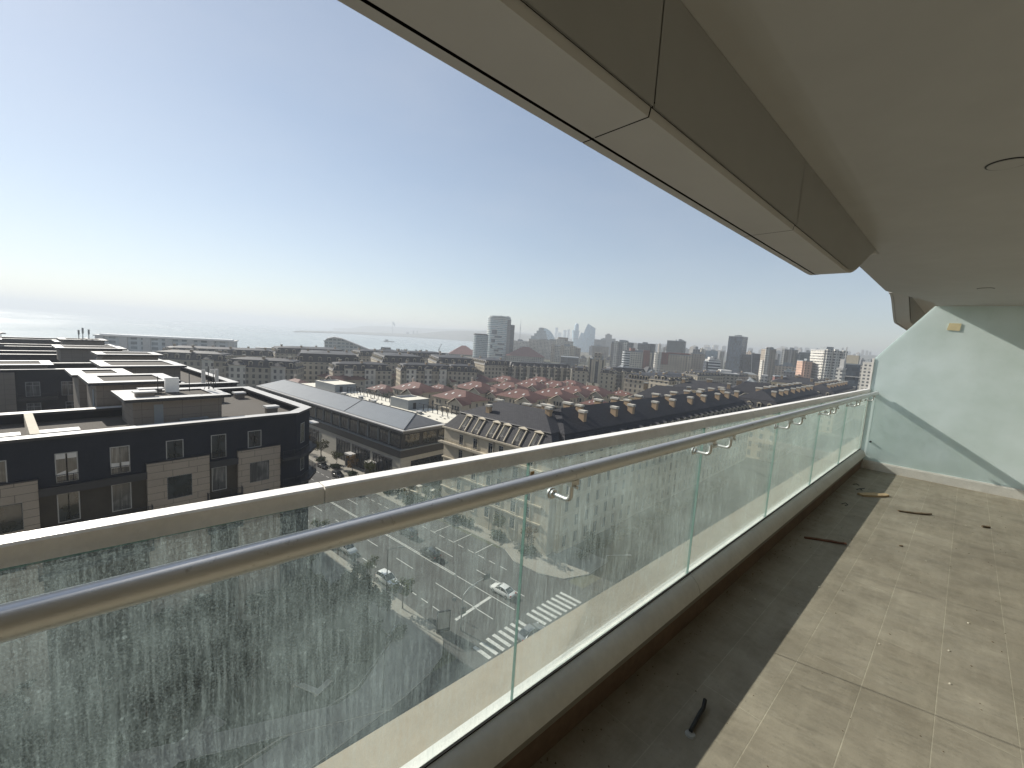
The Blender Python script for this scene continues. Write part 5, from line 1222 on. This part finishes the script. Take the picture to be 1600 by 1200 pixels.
W = (pd(1326, 610) - pd(1287, 610)).length; zt = zat(1306, 549, 610)
for k in range(16): m = MB(); z = zt - 3.2 * (k + 1); m.box(-W / 2 - 1.6, -W / 2 - .01, 1, 25, z, z + 1.0); m.build('balcony', 'coping', t)
t = tower('office_building', 'stepped white tower with dark glass side and spire fins at the partition', 1309, 1319, 577, 470, 12, 'f_white', -12, 'office building', pieces=((.3, .98, 1.1, 9, 2, 8, 'coping'), (-.35, .0, None, -18, 1, 11, 'f_white'), (.9, 1.0, 9.1, 20, 3, 5, 'coping')))
tower('office_building', 'dark glass office with cream rooftop storey beside the stepped white tower', 1320, 1346, 570, 485, 18, 'f_darkglass', -4, 'office building', pieces=((.05, .8, 1.1, 8.5, 2, 14, 'cream'), (-.25, 1.1, -11, -10.4, -.9, -.01, 'coping'), (-.25, .9, -20, -19.4, -.9, -.01, 'coping')))
tower('apartment_tower', 'white tower mostly hidden by the partition post', 1348, 1366, 567, 520, 20, 'f_white', -16)
tower('low_building', 'white canopy-roofed low building in front of the dark glass tower', 1120, 1158, 586, 500, 30, 'f_low', 10, 'building', top=False, pieces=((-.02, 1.04, 1.1, 1.9, -3, 32, 'coping'), (.3, .75, 2.0, 4.5, 6, 24, 'coping')))
tower('low_building', 'small white building at the foot of the beige tower', 1194, 1204, 588, 560, 12, 'f_white', 0, 'building', top=False)
tower('low_building', 'brown flat building left of the pink tower foot', 1215, 1238, 590, 520, 16, 'f_red', 8, 'building', top=False)
tower('low_building', 'grey-white low block between the brown flat building and the pink tower', 1228, 1246, 582, 600, 16, 'f_grey', 0, 'building')
tower('low_building', 'reddish low row behind the brown flat building', 1213, 1245, 572, 700, 16, 'f_redband', 0, 'building')
tower('low_building', 'small white block right beside the pink tower base', 1244, 1254, 578, 640, 14, 'f_white', 0, 'building')
# wave-roofed building by the bay
c = pd(540, 640); d = c.normalized(); t = thing('wave_roofed_building', 'white building with a wave-shaped roof by the bay', 'building', (c.x, c.y, 0), math.atan2(d.y, d.x) - math.pi / 2)
k_ = (pd(541, 640) - pd(540, 640)).length
def wz(px): return zat(540, {507: 535, 512: 530, 522: 527.3, 535: 529, 550: 534, 570: 541, 590: 547.5}[px] + .0, 640)
xs = [507, 512, 522, 535, 550, 570, 590]; m = MB()
m.loft([[((x - 540) * k_, y, wz(x) + .01) for x in xs] + [((x - 540) * k_, y, wz(x) - 1.6) for x in reversed(xs)] for y in (-3, 30)]); m.build('wave_roof', 'coping', t)
m = MB(); xs2 = [508, 512, 522, 535, 550, 570, 588]
top_ = lambda x: min(wz(507) if x <= 507 else 99, [wz(a) + (wz(b) - wz(a)) * (x - a) / (b - a) for a, b in zip(xs, xs[1:]) if a <= x <= b][0]) - 1.7
m.loft([[((x - 540) * k_, y, top_(x)) for x in xs2] + [(48 * k_, y, G), (-32 * k_, y, G)] for y in (0, 28)]); m.build('wall', 'f_wave', t)
for k in range(4):
    zz = wz(522) - 5.5 - k * 4.6; xr = [x for x in range(509, 588) if top_(x) > zz + .5]
    m = MB(); m.box((506 - 540) * k_, (max(xr) - 540) * k_, -2.4, -.01, zz - .5, zz); m.build('terrace', 'coping', t)
# long hotel on the shore
ca, cb_ = pd(147, 490), pd(366, 470); L = (cb_ - ca).length; rot = math.atan2(cb_.y - ca.y, cb_.x - ca.x); zt = zat(250, 529, 480)
t = thing('hotel', 'long pale white hotel along the shore at the left', 'hotel', (ca.x, ca.y, 0), rot)
m = MB(); m.box(0, L, 0, 22, G, zt); m.build('wall', 'f_hotel', t); m = MB(); m.box(-1, L + 1, -1.5, 23, zt + .003, zt + .9); m.build('roof', 'coping', t)
for k in range(7): x = L * (k + .02) / 6.35; m = MB(); m.box(x, x + 5, -1.8, -.01, G, zt - .2); m.build('facade_bay', 'coping', t)
m = MB(); m.box(2, L - 2, 2, 18, zt + .903, zt + 1.7); m.build('roof_storey', 'f_hotel', t)
tower('low_building', 'low white pavilion row among the palms on the shore', 400, 455, 546, 600, 10, 'f_low', 0, 'pavilion', top=False, pieces=((-.02, 1.02, 1.1, 1.7, -2, 12, 'coping'),))
tower('low_building', 'dark hip-roofed pavilion right of the wave-roofed building', 594, 616, 547, 700, 18, 'f_low', 0, 'pavilion', top=False, pieces=((.1, .8, 1.1, 4, 2, 14, 'slate_far'),))
tower('low_building', 'small pointed pavilion beside the shore palms', 618, 628, 549, 720, 14, 'f_low', 0, 'pavilion', top=False, pieces=((.2, .8, 1.1, 4, 2, 10, 'slate_far'),))
tower('low_building', 'pale quay sheds by the water left of the red shore roof', 674, 704, 551.5, 860, 20, 'f_white', 0, 'shed', top=False)
tower('podium', 'pale flat podium roof among the villas', 740, 800, 583, 400, 34, 'f_low', 6, 'building', top=False, pieces=((-.01, 1.01, 1.1, 1.5, -1, 35, 'coping'),))
# far city on the rising ground
rr = random.Random(21)
mats = ['f_grey', 'f_beige', 'f_cream', 'f_white', 'f_dark', 'f_whitegrid', 'f_redband']
hills = MB(); n = 60; rings = []
for q, hgt in ((2100, 0), (2700, .55), (3600, 1.0), (5200, 1.25), (7000, .9)):
    rings.append([tuple(pd(930 + 14 * k, q)[:2]) + (G - 2 + hgt * (6 + 95 * min(1, max(0, (k - 2) / 34)) + 10 * math.sin(k * .7) * math.sin(k * .23)),) for k in range(n)])
hills.loft(rings, 0, False, False); hills.build('hills', 'terrain', kind='structure', smooth=True)
def hill_z(px, d):
    k = (px - 930) / 14; f = min(1, max(0, (d - 2100) / 1500)); return G - 2 + f * (6 + 95 * min(1, max(0, (k - 2) / 34)))
FARLAB = 'hazy apartment block in the far city crowding the skyline'
def far_block(px, d, wpx, h, mat):
    c = pd(px, d); dd = c.normalized(); W = (pd(px + wpx, d) - c).length; zb = hill_z(px, d) - 3 if px > 930 else G
    t = thing('apartment_block', FARLAB, 'apartment building', (c.x, c.y, 0), math.atan2(dd.y, dd.x) - math.pi / 2 + rr.uniform(-.5, .5), 'hazy blocks of the far city')
    m = MB(); m.box(-W / 2, W / 2, 0, W * .8, zb, zb + h + 3); m.box(-W * .2, W * .15, W * .2, W * .5, zb + h + 3.003, zb + h + 6.5); m.build('wall', mat, t)
for k in range(190):
    px = rr.uniform(930, 1365); d = rr.uniform(900, 4200); far_block(px, d, rr.uniform(4, 13) * (1500 / d) ** .5, rr.choice((16, 22, 30, 36, 45, 60)) * (.8 if d < 1600 else 1), rr.choice(mats))
for k in range(22):
    px = rr.uniform(845, 1000); d = rr.uniform(1500, 3000); far_block(px, d, rr.uniform(5, 11) * (1500 / d) ** .5, rr.choice((15, 22, 30)), rr.choice(mats))
MIDLAB = 'small low-rise house among trees between the mansard rows and the towers'
for k in range(60):
    px = rr.uniform(900, 1350); d = rr.uniform(430, 1050); c = pd(px, d); t = thing('low_building', MIDLAB, 'building', (c.x, c.y, 0), rr.uniform(0, 3), 'low houses before the towers')
    W = rr.uniform(10, 22); m = MB(); m.box(-W / 2, W / 2, -7, 7, G, G + rr.choice((7, 9, 12))); m.build('wall', rr.choice(('f_low', 'f_beige', 'f_cream')), t)
    m = MB(); hip_roof(m, -W / 2 - .5, W / 2 + .5, -7.5, 7.5, G + 12.01 if False else max(v[2] for v in t.children[0].data.vertices and [v.co for v in t.children[0].data.vertices]) + .01, G + 15); m.build('roof', rr.choice(('red_far', 'slate_far', 'greybox')), t)
# peninsula hills across the bay, flag pole, hazy towers there
def ridge(name, pts, d0, d1):
    rings = []
    for q, f in ((d0, 0), (d0 * .7 + d1 * .3, .75), ((d0 + d1) / 2, 1), (d1, 0)):
        rings.append([tuple(pd(px, q)[:2]) + (G - 4 + f * (zat(px, y, (d0 + d1) / 2) - G + 4),) for px, y in pts])
    m = MB(); m.loft(rings, 0, False, False); m.build(name, 'terrain', kind='structure', smooth=True)
ridge('hills', [(520, 512.5), (545, 513), (556, 511.5), (565, 509.5), (600, 509.5), (640, 512), (680, 513.5), (720, 514.5), (780, 516), (830, 521)], 6400, 8000)
ridge('hills', [(455, 517.6), (480, 516.8), (520, 517.5), (560, 518.5), (600, 520), (640, 521.5), (660, 520.5), (690, 517.5), (720, 516.5), (770, 517.5), (840, 524), (900, 530)], 3800, 5200)
c = pd(613, 4200); zt = zat(613, 501.5, 4200); t = thing('flagpole', 'very tall hazy flagpole with a big flag across the bay', 'flagpole', (c.x, c.y, 0), math.radians(47))
m = MB(); m.tube([(0, 0, G), (0, 0, zt)], [3.5, 1.6], 8); m.build('pole', 'pole_light', t)
m = MB(); m.loft([[(x, math.sin(x * .15) * 2.5, zt - 2 - x * 1.1), (x, math.sin(x * .15) * 2.5 + .4, zt - 2 - x * 1.1), (x, math.sin(x * .15) * 2.5 + .4, zt - 22 - x * 1.4), (x, math.sin(x * .15) * 2.5, zt - 22 - x * 1.4)] for x in (0, 6, 12, 18, 24)]); m.build('flag', 'f_blueglass', t)
for px, yt, w_ in ((646, 517, 2.2), (652, 517, 2), (637, 519, 4)): tower('skyscraper', 'pale tower on the far side of the bay', px - w_ / 2, px + w_ / 2, yt, 4300, 30, 'f_grey', 0, 'skyscraper', top=False, group='pale towers across the bay')
# ship and quay crane
p = at(608, 534.2, G - 3.4); t = thing('ship', 'small dark ship out on the bay', 'ship', (p.x, p.y, G - 3.4), math.radians(40))
m = MB(); L = 44; m.loft([[(-L / 2, -3, z), (L / 2 - 6, -3.6, z), (L / 2, 0, z), (L / 2 - 6, 3.6, z), (-L / 2, 3, z)] for z in (0, 3.5)]); m.build('hull', 'dark_metal', t); m = MB(); m.box(-16, -4, -2.4, 2.4, 3.51, 9); m.build('superstructure', 'greybox', t)
c = pd(687, 900); t = thing('quay_crane', 'slanted grey crane on the quay', 'crane', (c.x, c.y, G), math.radians(47)); m = MB(); m.tube([(0, 0, 0), (0, 0, 11)], 1, 6); m.build('tower', 'pole', t); m = MB(); m.tube([(0, 0, 9), (5, 0, 21)], .6, 6); m.build('jib', 'pole', t)
c = pd(628.5, 690); t = thing('lighthouse_post', 'slim dark post rising beside the pointed pavilion', 'post', (c.x, c.y, G)); m = MB(); m.tube([(0, 0, 0), (0, 0, 12)], .5, 6); m.build('shaft', 'pole', t); m = MB(); m.cyl(0, 0, 12.01, 13.5, .9, 8); m.build('lamp_head', 'pole', t)

# ================================================================== TREES AND PLANTING
def leaf_cloud(rnd, blobs, n, size, flat=.0):
    """many leaf-cluster faces spread through the volume of several overlapping blobs"""
    m = MB()
    for cx_, cy_, cz_, r, rz in blobs:
        for k in range(int(n * r * r)):
            d = V((rnd.gauss(0, 1), rnd.gauss(0, 1), rnd.gauss(0, 1))).normalized(); q = rnd.random() ** .38
            p = V((cx_ + d.x * r * q, cy_ + d.y * r * q, cz_ + d.z * rz * q)); s = size * rnd.uniform(.6, 1.4)
            a = V((rnd.gauss(0, 1), rnd.gauss(0, 1), rnd.gauss(0, .7))).normalized(); b = a.cross(d + V((.01, .02, .3))).normalized()
            m.face([p - a * s - b * s * .3, p + a * s * .2 - b * s * .8, p + a * s + b * s * .2, p - a * s * .1 + b * s * .8])
    return m
def tree_meshes(seed, h, rad, trunk_h, leaf, n=60, size=.28, sparse=1.):
    rnd = random.Random(seed); blobs = []; tr = MB()
    tr.tube([(0, 0, 0), (rnd.uniform(-.1, .1), rnd.uniform(-.1, .1), trunk_h * .6), (rnd.uniform(-.2, .2), rnd.uniform(-.2, .2), trunk_h), (0, 0, h * .8)], [.16 * h / 7, .12 * h / 7, .09 * h / 7, .03], 7)
    for k in range(9):
        a = rnd.uniform(0, 6.28); rr_ = rad * rnd.uniform(.25, .75); z = trunk_h + (h - trunk_h) * rnd.uniform(.1, .85); rb = rad * rnd.uniform(.3, .5)
        p = (rr_ * math.cos(a), rr_ * math.sin(a), z); blobs.append((*p, rb, rb * .85)); tr.tube([(0, 0, z * .7), (p[0] * .5, p[1] * .5, z * .85), p], [.06 * h / 7, .045 * h / 7, .02], 5)
    return tr.mesh('trunk', 'bark', True), leaf_cloud(rnd, blobs, n * sparse, size).mesh('crown', leaf)
TREES = {'street': [tree_meshes(i, 6.5, 2.3, 2.2, 'leaf_dry' if i % 2 else 'leaf', 55, .2) for i in range(3)],
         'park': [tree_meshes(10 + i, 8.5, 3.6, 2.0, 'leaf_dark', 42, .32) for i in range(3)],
         'green': [tree_meshes(20 + i, 7.5, 3.2, 1.8, 'leaf', 34, .36) for i in range(2)]}
tc = [0]
def tree(kind, x, y, z, s, label, group):
    tm, cm = TREES[kind][tc[0] % len(TREES[kind])]; tc[0] += 1
    t = thing('tree', label, 'tree', (x, y, z), tc[0] * 1.7, group); t.scale = (s, s, s * (.9 + .2 * ((tc[0] * 37) % 10) / 10))
    inst('trunk', tm, t); inst('crown', cm, t); return t
hm = []
for i in range(2):
    rnd = random.Random(50 + i); hm.append(leaf_cloud(rnd, [(rnd.uniform(-.6, .6), rnd.uniform(-.6, .6), .45, .9, .5) for k in range(5)], 130, .13).mesh('shrub', 'hedge'))
def shrub(x, y, s, label, group, z=G + .14): t = inst('round_shrub', hm[int(abs(x * 3)) % 2], None, (x, y, z), x, s, label=label, cat='shrub', group=group); return t
# street trees with clipped shrubs at their feet, in front of the commercial building
for i, s in enumerate((36, 44, 53, 61, 70, 79, 88, 99)):
    x, y, z = rd(s, 13.2, .14)
    tree('street', x, y, z, .95 - .03 * (i % 3), 'thin autumn street tree before the zinc-roofed building', 'street trees along the right pavement')
    shrub(x + .5, y - .2, 1.35, 'round clipped shrub at the foot of a street tree', 'clipped shrubs under the street trees')
for i, (px, py) in enumerate(((577, 909), (629, 952), (528, 868), (500, 842))):
    q = at(px, py, G); x, y, z = q.x, q.y, G + .14; tree('street', x, y, z, .72 if i != 1 else .8, 'thin autumn tree on the left kerb beside the park', 'street trees along the left kerb')
for s, t_ in ((17, 15.5), (9, 15.0)):
    x, y, z = rd(s, t_, .14); tree('street', x, y, z, .85, 'small tree in the lay-by corner before the cream block', 'street trees at the corner'); shrub(x, y, 1.5, 'round clipped shrub at the foot of a street tree', 'clipped shrubs under the street trees')
rr = random.Random(8)
for k in range(46):
    for _ in range(60):
        s, t_ = rr.uniform(8, 55), rr.uniform(-75, -15.5); x, y, z = rd(s, t_, .2)
        if -62 < x < -22 and y < 27 and not (abs((x + 48) * .9 + (y - 0) * -.45) < 2.2): break
    tree('park', x, y, z, rr.uniform(.55, 1.05), 'dark green leafy tree in the park below the balcony', 'park trees below the balcony')
for k in range(24):
    s, t_ = rr.uniform(8, 46), rr.uniform(-50, -15); x, y, z = rd(s, t_, .2); shrub(x, y, rr.uniform(1.0, 2.2), 'dark shrub on the park lawn below the balcony', 'park shrubs', z)
# hedge and planting along the cream block
m = MB(); hb = []
for k in range(70): x, y, z = rd(24 + k * .38, 14.6 + .5 * math.sin(k * .9), .14); hb.append((x, y, z + .9, .95, .95))
hd = leaf_cloud(random.Random(4), hb, 42, .2).build('hedge', 'hedge', label='tall dark hedge behind the stone gate posts', cat='hedge')
m = MB(); hb = []
for k in range(60): hb.append((-46.2 + .3 * math.sin(k), 62 + k * 1.1, G + .9, .9, .9))
leaf_cloud(random.Random(6), hb, 42, .2).build('hedge', 'hedge', label='long dark hedge under the east face of the cream block', cat='hedge')
for k in range(8): tree('street', -44.6, 64 + k * 9, G + .1, .85, 'thin tree on the verge under the slate-roofed wing', 'verge trees under the slate-roofed wing')
# trees among villas and in the middle distance
for k in range(70):
    q = at(rr.uniform(600, 985), rr.uniform(598, 640), G); tree('green', q.x, q.y, G, rr.uniform(.5, .95), 'green tree among the red-roofed villas', 'trees among the villas')
for k in range(44):
    px = rr.uniform(1020, 1330); d = rr.uniform(380, 800); c = pd(px, d); tree('green', c.x, c.y, G, rr.uniform(.9, 1.7), 'tree between the towers and the slate roofs', 'trees before the towers')
# palms on the shore
def palm_meshes(seed):
    rnd = random.Random(seed); m = MB(); m.tube([(0, 0, 0), (.15, 0, 4), (.3, .1, 8)], [.32, .25, .22], 6); f = MB()
    for k in range(60):
        a = rnd.uniform(0, 6.28); e = rnd.uniform(-.9, 1.3); L = rnd.uniform(2.0, 3.0); prev = V((.3, .1, 8)); w_ = .3
        for j in range(3):
            e2 = e - j * .45; nx = prev + V((math.cos(a) * math.cos(e2), math.sin(a) * math.cos(e2), math.sin(e2))) * L / 3; sd = V((-math.sin(a), math.cos(a), 0)) * w_ * (1 - j * .28)
            f.face([prev - sd, prev + sd, nx + sd * .7, nx - sd * .7]); prev = nx
    return m.mesh('trunk', 'bark'), f.mesh('crown', 'leaf_dark')
PM = [palm_meshes(i) for i in range(2)]
for i, (px, d) in enumerate(((380, 545), (425, 560), (443, 600), (457, 615), (464, 605), (477, 622), (491, 630), (633, 740), (637, 750), (651, 760), (659, 765), (667, 765), (62, 420), (97, 440), (446, 590))):
    c = pd(px, d); t = thing('palm_tree', 'round-headed palm on the distant shore promenade', 'palm tree', (c.x, c.y, G), i * 1.3, 'palms along the shore'); t.scale = (1.25,) * 3; a, b = PM[i % 2]; inst('trunk', a, t); inst('crown', b, t)

# ================================================================== STREET FURNITURE
def lamp(x, y, z, h, label, arm=1.6, rot=0., mat='pole', grp='street lamps'):
    t = thing('street_lamp', label, 'street lamp', (x, y, z), rot, grp)
    m = MB(); m.tube([(0, 0, 0), (0, 0, h * .5), (0, 0, h)], [.1, .075, .055], 8); m.cyl(0, 0, 0, .35, .17, 8); m.build('pole', mat, t)
    m = MB(); m.tube([(0, 0, h), (arm * .5, 0, h + .12), (arm, 0, h + .15)], .045, 6); m.build('arm', mat, t)
    m = MB(); m.loft([[(arm - .1, -.13, zz), (arm + .75, -.16, zz), (arm + .75, .16, zz), (arm - .1, .13, zz)] for zz in (h + .1, h + .22)]); m.build('lamp_head', mat, t); return t
p = at(603, 950, G); lamp(p.x, p.y, G, 9.3, 'dark street lamp on the left kerb beside the white hatchback', rot=1.2)
p = at(598, 1107, G); lamp(p.x, p.y, G, 8.0, 'dark street lamp standing in the park', rot=2.2)
p = at(235, 860, G + 9); lamp(p.x, p.y, G, 9, 'street lamp with angled arms before the nearest dark block', rot=-.7)
p = at(25, 895, G + 9); lamp(p.x, p.y, G, 9, 'street lamp at the far left end of the park', rot=-.7)
x, y, z = rd(86, 12, .14); lamp(x, y, z, 9.5, 'dark street lamp before the glazed shop fronts', rot=RA - 1.6)
x, y, z = rd(28, 14, .14); lamp(x, y, z, 8.5, 'dark street lamp in the lay-by before the cream block', rot=RA - 1.6)
p = at(948, 868, G + 8.5); lamp(p.x, p.y, G, 8.5, 'pale lamp with a long arm on the right corner pavement', 3.2, rot=.9, mat='pole_light')
# traffic signal with mast arm
p = at(719.5, 985, G); q = at(763, 904, G + 6.2)
t = thing('traffic_signal', 'traffic signal mast arching over the road by the crossing', 'traffic signal', (p.x, p.y, G + .1), math.atan2(q.y - p.y, q.x - p.x))
L = math.hypot(q.x - p.x, q.y - p.y); L = min(max(L, 4), 8)
m = MB(); m.tube([(0, 0, 0), (0, 0, 4.2), (.25, 0, 5.2), (1.1, 0, 5.9), (L * .6, 0, 6.3), (L, 0, 6.5)], [.12, .1, .09, .08, .06, .05], 8); m.build('mast', 'pole_light', t)
def signal_head(parent, x, z):
    m = MB(); m.box(x - .17, x + .17, -.3, -.1, z, z + .95); 
    for k in range(3): m.box(x - .13, x + .13, -.42, -.3, z + .22 + k * .29, z + .25 + k * .29)
    h = m.build('signal_head', 'dark_metal', parent)
    for k, c_ in enumerate(((.02, .2, .06), (.25, .14, .02), (.28, .02, .02))):
        mm = MB(); mm.tube([(x, -.3, z + .16 + k * .29), (x, -.315, z + .16 + k * .29)], .1, 10); mm.build('lens', cached(('lens', k), lambda: plain('signal_lens', c_, .3, 0, .05)), h)
signal_head(t, 0, 2.5); signal_head(t, .36, 2.5)
m = MB(); m.loft([[(L - .9, y, z) for y, z in ((-.06, 6.1), (.06, 6.1), (.06, 6.85), (-.06, 6.85))], [(L + .3, y, z) for y, z in ((-.06, 6.1), (.06, 6.1), (.06, 6.85), (-.06, 6.85))]]); m.build('overhead_sign', 'dark_metal', t)
p = at(709, 962, G); t = thing('road_sign', 'small round road sign on a thin pole behind the billboard', 'road sign', (p.x, p.y, G), 0.)
m = MB(); m.tube([(0, 0, 0), (0, 0, 2.9)], .035, 6); m.build('pole', 'pole_light', t); m = MB(); m.tube([(0, -.05, 2.6), (.02, -.08, 2.6)], .32, 16); m.build('sign_plate', 'greybox', t)
# billboard / bus-stop panel
p = at(692, 988, G); t = thing('advertising_panel', 'upright advertising panel on the corner pavement', 'advertising panel', (p.x, p.y, G + .14), RA + 1.05)
m = MB(); m.box(-.95, .95, -.13, .13, .0, .5); m.box(-.95, -.83, -.13, .13, .5, 3.0); m.box(.83, .95, -.13, .13, .5, 3.0); m.box(-.95, .95, -.13, .13, 3.0, 3.15); m.build('frame', 'dark_metal', t)
m = MB(); m.box(-.83, .83, -.08, .08, .5, 3.0); m.build('panel', plain('poster_panel', (.32, .31, .28), .5, 0, .25, 1.5), t)
# stone gate posts and wall of the cream block
for i, (xx, yy) in enumerate(((654, 776), (675, 783))):
    p = at(xx, yy, G); t = thing('gate_post', ('square stone gate post at the left of the hedge opening', 'square stone gate post at the right of the hedge opening')[i], 'gate post', (p.x, p.y, G + .14), TC)
    m = MB(); m.box(-.5, .5, -.5, .5, 0, 2.5); m.build('shaft', 'cream', t); m = MB(); m.box(-.65, .65, -.65, .65, 2.51, 2.8); m.build('cap', 'cap', t)
pa, pb = at(640, 774, G), at(652, 777, G); t = thing('low_wall', 'low stone wall running left from the gate posts', 'wall', (pa.x, pa.y, G + .14), math.atan2(pb.y - pa.y, pb.x - pa.x)); m = MB(); L = (pb - pa).length; m.box(0, L, -.2, .2, 0, 1.1, 0); m.box(-.05, L + .05, -.28, .28, 1.105, 1.25, 0); m.build('wall', 'cream', t)
# bench-like forms standing in for a pale L-shaped patch on the lawn
for i, (xx, yy) in enumerate(((478, 1082), (300, 1010))):
    p = at(xx, yy, G); t = thing('bench_form', ('pale L-shaped bench-like form on the park lawn at the bottom', 'pale bench-like form deeper in the park')[i], 'bench', (p.x, p.y, G + .2), .5 + i)
    m = MB(); m.box(-2, 2, -.3, .3, .42, .55); m.box(1.4, 2, .31, 1.8, .42, .55); m.build('seat', 'cap', t)
    for xq in (-1.7, 1.5): m = MB(); m.box(xq - .1, xq + .1, -.22, .22, 0, .415); m.build('leg', 'cap', t)

# ================================================================== CARS
def paint(name, c):
    m, n, o = new_mat(name); p = principled(n, o, c, .28, .1, .6); p.inputs['Coat Weight'].default_value = .6; p.inputs['Coat Roughness'].default_value = .06; return m
CP = {'white': paint('white_car_paint', (.7, .7, .68)), 'black': paint('black_car_paint', (.012, .012, .014)), 'grey': paint('grey_car_paint', (.16, .17, .18)), 'silver': paint('silver_car_paint', (.4, .41, .42))}
MT['lamp_glass'] = glassy('headlamp_glass', (.4, .4, .4), .1); MT['tail'] = plain('tail_lamp', (.25, .015, .015), .3, 0, .1); MT['rim'] = plain('alloy_rim', (.4, .4, .41), .35, .8, .1, 9)
def car_meshes(kind):
    if kind == 'sedan': pr = dict(L=4.55, W=1.78, body=[(-2.27, .5, .62), (-2.2, .36, .78), (-1.75, .26, .93), (-.9, .24, .96), (.2, .24, .95), (1.0, .24, .93), (1.55, .26, .82), (2.1, .34, .7), (2.27, .45, .58)], roof=[(-1.75, .93), (-1.0, 1.34), (-.3, 1.44), (.3, 1.42), (1.12, .93)])
    else: pr = dict(L=4.5, W=1.86, body=[(-2.22, .55, .8), (-2.15, .42, .98), (-1.8, .32, 1.05), (-.9, .3, 1.08), (.2, .3, 1.07), (1.0, .3, 1.04), (1.6, .32, .96), (2.1, .42, .82), (2.24, .52, .66)], roof=[(-2.12, 1.05), (-1.85, 1.52), (-.6, 1.66), (.2, 1.62), (1.12, 1.04)])
    W = pr['W'] / 2; m = MB(); rings = []
    for x, z0, z1 in pr['body']:
        k = 1 - .16 * (abs(x) / 2.27) ** 4; w_ = W * k; zm = z0 + (z1 - z0) * .55
        rings.append([(x, -w_ * .9, z0), (x, -w_, z0 + .12), (x, -w_, zm), (x, -w_ * .93, z1 - .03), (x, -w_ * .75, z1), (x, w_ * .75, z1), (x, w_ * .93, z1 - .03), (x, w_, zm), (x, w_, z0 + .12), (x, w_ * .9, z0)])
    m.loft(rings); body = m.mesh('body', CP['white'], True)
    g = MB(); rf = pr['roof']; rings = []
    for i, (x, z) in enumerate(rf):
        w_ = W * (.86 if i in (0, len(rf) - 1) else .72); zb = min(z, rf[0][1]) - .02; rings.append([(x, -W * .86, zb), (x, -w_, z), (x, w_, z), (x, W * .86, zb)])
    g.loft(rings); cab = g.mesh('cabin_glass', MT['glass'], True)
    r = MB(); rr_ = []
    for x, z in rf[1:-1]: w_ = W * .7; rr_.append([(x * .96, -w_, z + .005), (x * .96, -w_ * .8, z + .045), (x * .96, w_ * .8, z + .045), (x * .96, w_, z + .005)])
    r.loft(rr_)
    for sgn in (-1, 1):          # pillars
        for (xa, za), (xb, zb) in ((rf[-1], rf[-2]), (rf[0], rf[1])): r.tube([(xa, sgn * W * .84, za), (xb, sgn * W * .72, zb + .01)], .045, 5)
        r.tube([(-.15, sgn * W * .865, rf[0][1] - .02), (-.15, sgn * W * .735, 1.4 if kind == 'sedan' else 1.6)], .04, 5)
    roof = r.mesh('roof', CP['white'], True)
    R_ = .32 if kind == 'sedan' else .36; ty = MB(); ty.tube([(0, -.11, 0), (0, .11, 0)], R_, 18); tyre = ty.mesh('tyre', 'tyre'); rm = MB(); rm.tube([(0, -.118, 0), (0, .118, 0)], R_ * .64, 14); rim = rm.mesh('rim', 'rim')
    h = MB(); h.box(2.1, 2.24, .5 * W, .86 * W, .6, .74); hl = h.mesh('headlight', 'lamp_glass'); q = MB(); q.box(-2.24, -2.12, .55 * W, .9 * W, .66, .82); tl = q.mesh('tail_light', 'tail')
    return body, cab, roof, tyre, rim, hl, tl, R_, W
CM = {k: car_meshes(k) for k in ('sedan', 'suv')}
def car(kind, col, px, py, rot, label, z=0.02, group=None, s=1.0, st=None):
    p = at(px, py, G + .6) if st is None else V(rd(*st)); body, cab, roof, tyre, rim, hl, tl, R_, W = CM[kind]
    t = thing('car', label, 'car', (p.x, p.y, G + z), rot, 'cars on the street'); t.scale = (s,) * 3
    for nm, me in (('body', body), ('roof', roof)):
        me2 = cached((kind, col, nm), lambda: me.copy()); me2.materials[0] = CP[col]; inst(nm, me2, t)
    inst('cabin_glass', cab, t)
    for x in (-1.35, 1.38):
        for sgn in (-1, 1):
            w_ = inst('wheel', tyre, t, (x, sgn * (W - .1), R_)); inst('rim', rim, w_)
    inst('headlight', hl, t); inst('headlight', hl, t, scale=(1, -1, 1)); inst('tail_light', tl, t); inst('tail_light', tl, t, scale=(1, -1, 1))
    return t
car('sedan', 'white', 785.5, 922, RA + math.pi, 'white sedan driving toward the zebra crossing')
car('suv', 'black', 672, 864, RA + math.pi, 'dark car in the middle of the road, behind the white sedan')
car('suv', 'black', 638, 832, RA + math.pi, 'dark car farther up the road, half hidden by the handrail')
car('suv', 'white', 605, 905, RA, 'white hatchback parked at the left kerb under a lamp')
car('suv', 'silver', 543, 857, RA, 'pale car parked at the left kerb just under the handrail')
car('sedan', 'grey', 829, 988, RA + 1.45, 'grey car nosing over the zebra crossing by the glass joint')
car('suv', 'black', 528, 742, RA, 'black car parked before the shop fronts, close above the rail')
car('sedan', 'black', 504, 727, RA, 'black sedan parked farther up before the shop fronts')
car('sedan', 'grey', 556, 768, RA, 'grey car parked in the bay row behind the glass')

# ================================================================== HAZE
hz = MB(); hz.box(-14000, 16000, -14000, 24000, G - 6, 118)
hm_, hn, ho = new_mat('haze_air'); pv = hn.nodes.new('ShaderNodeVolumePrincipled')
pv.inputs['Color'].default_value = (.6, .64, .69, 1); pv.inputs['Density'].default_value = 3.3e-4; pv.inputs['Anisotropy'].default_value = .19
hn.links.new(pv.outputs[0], ho.inputs['Volume'])
hz.build('haze', hm_, kind='stuff')
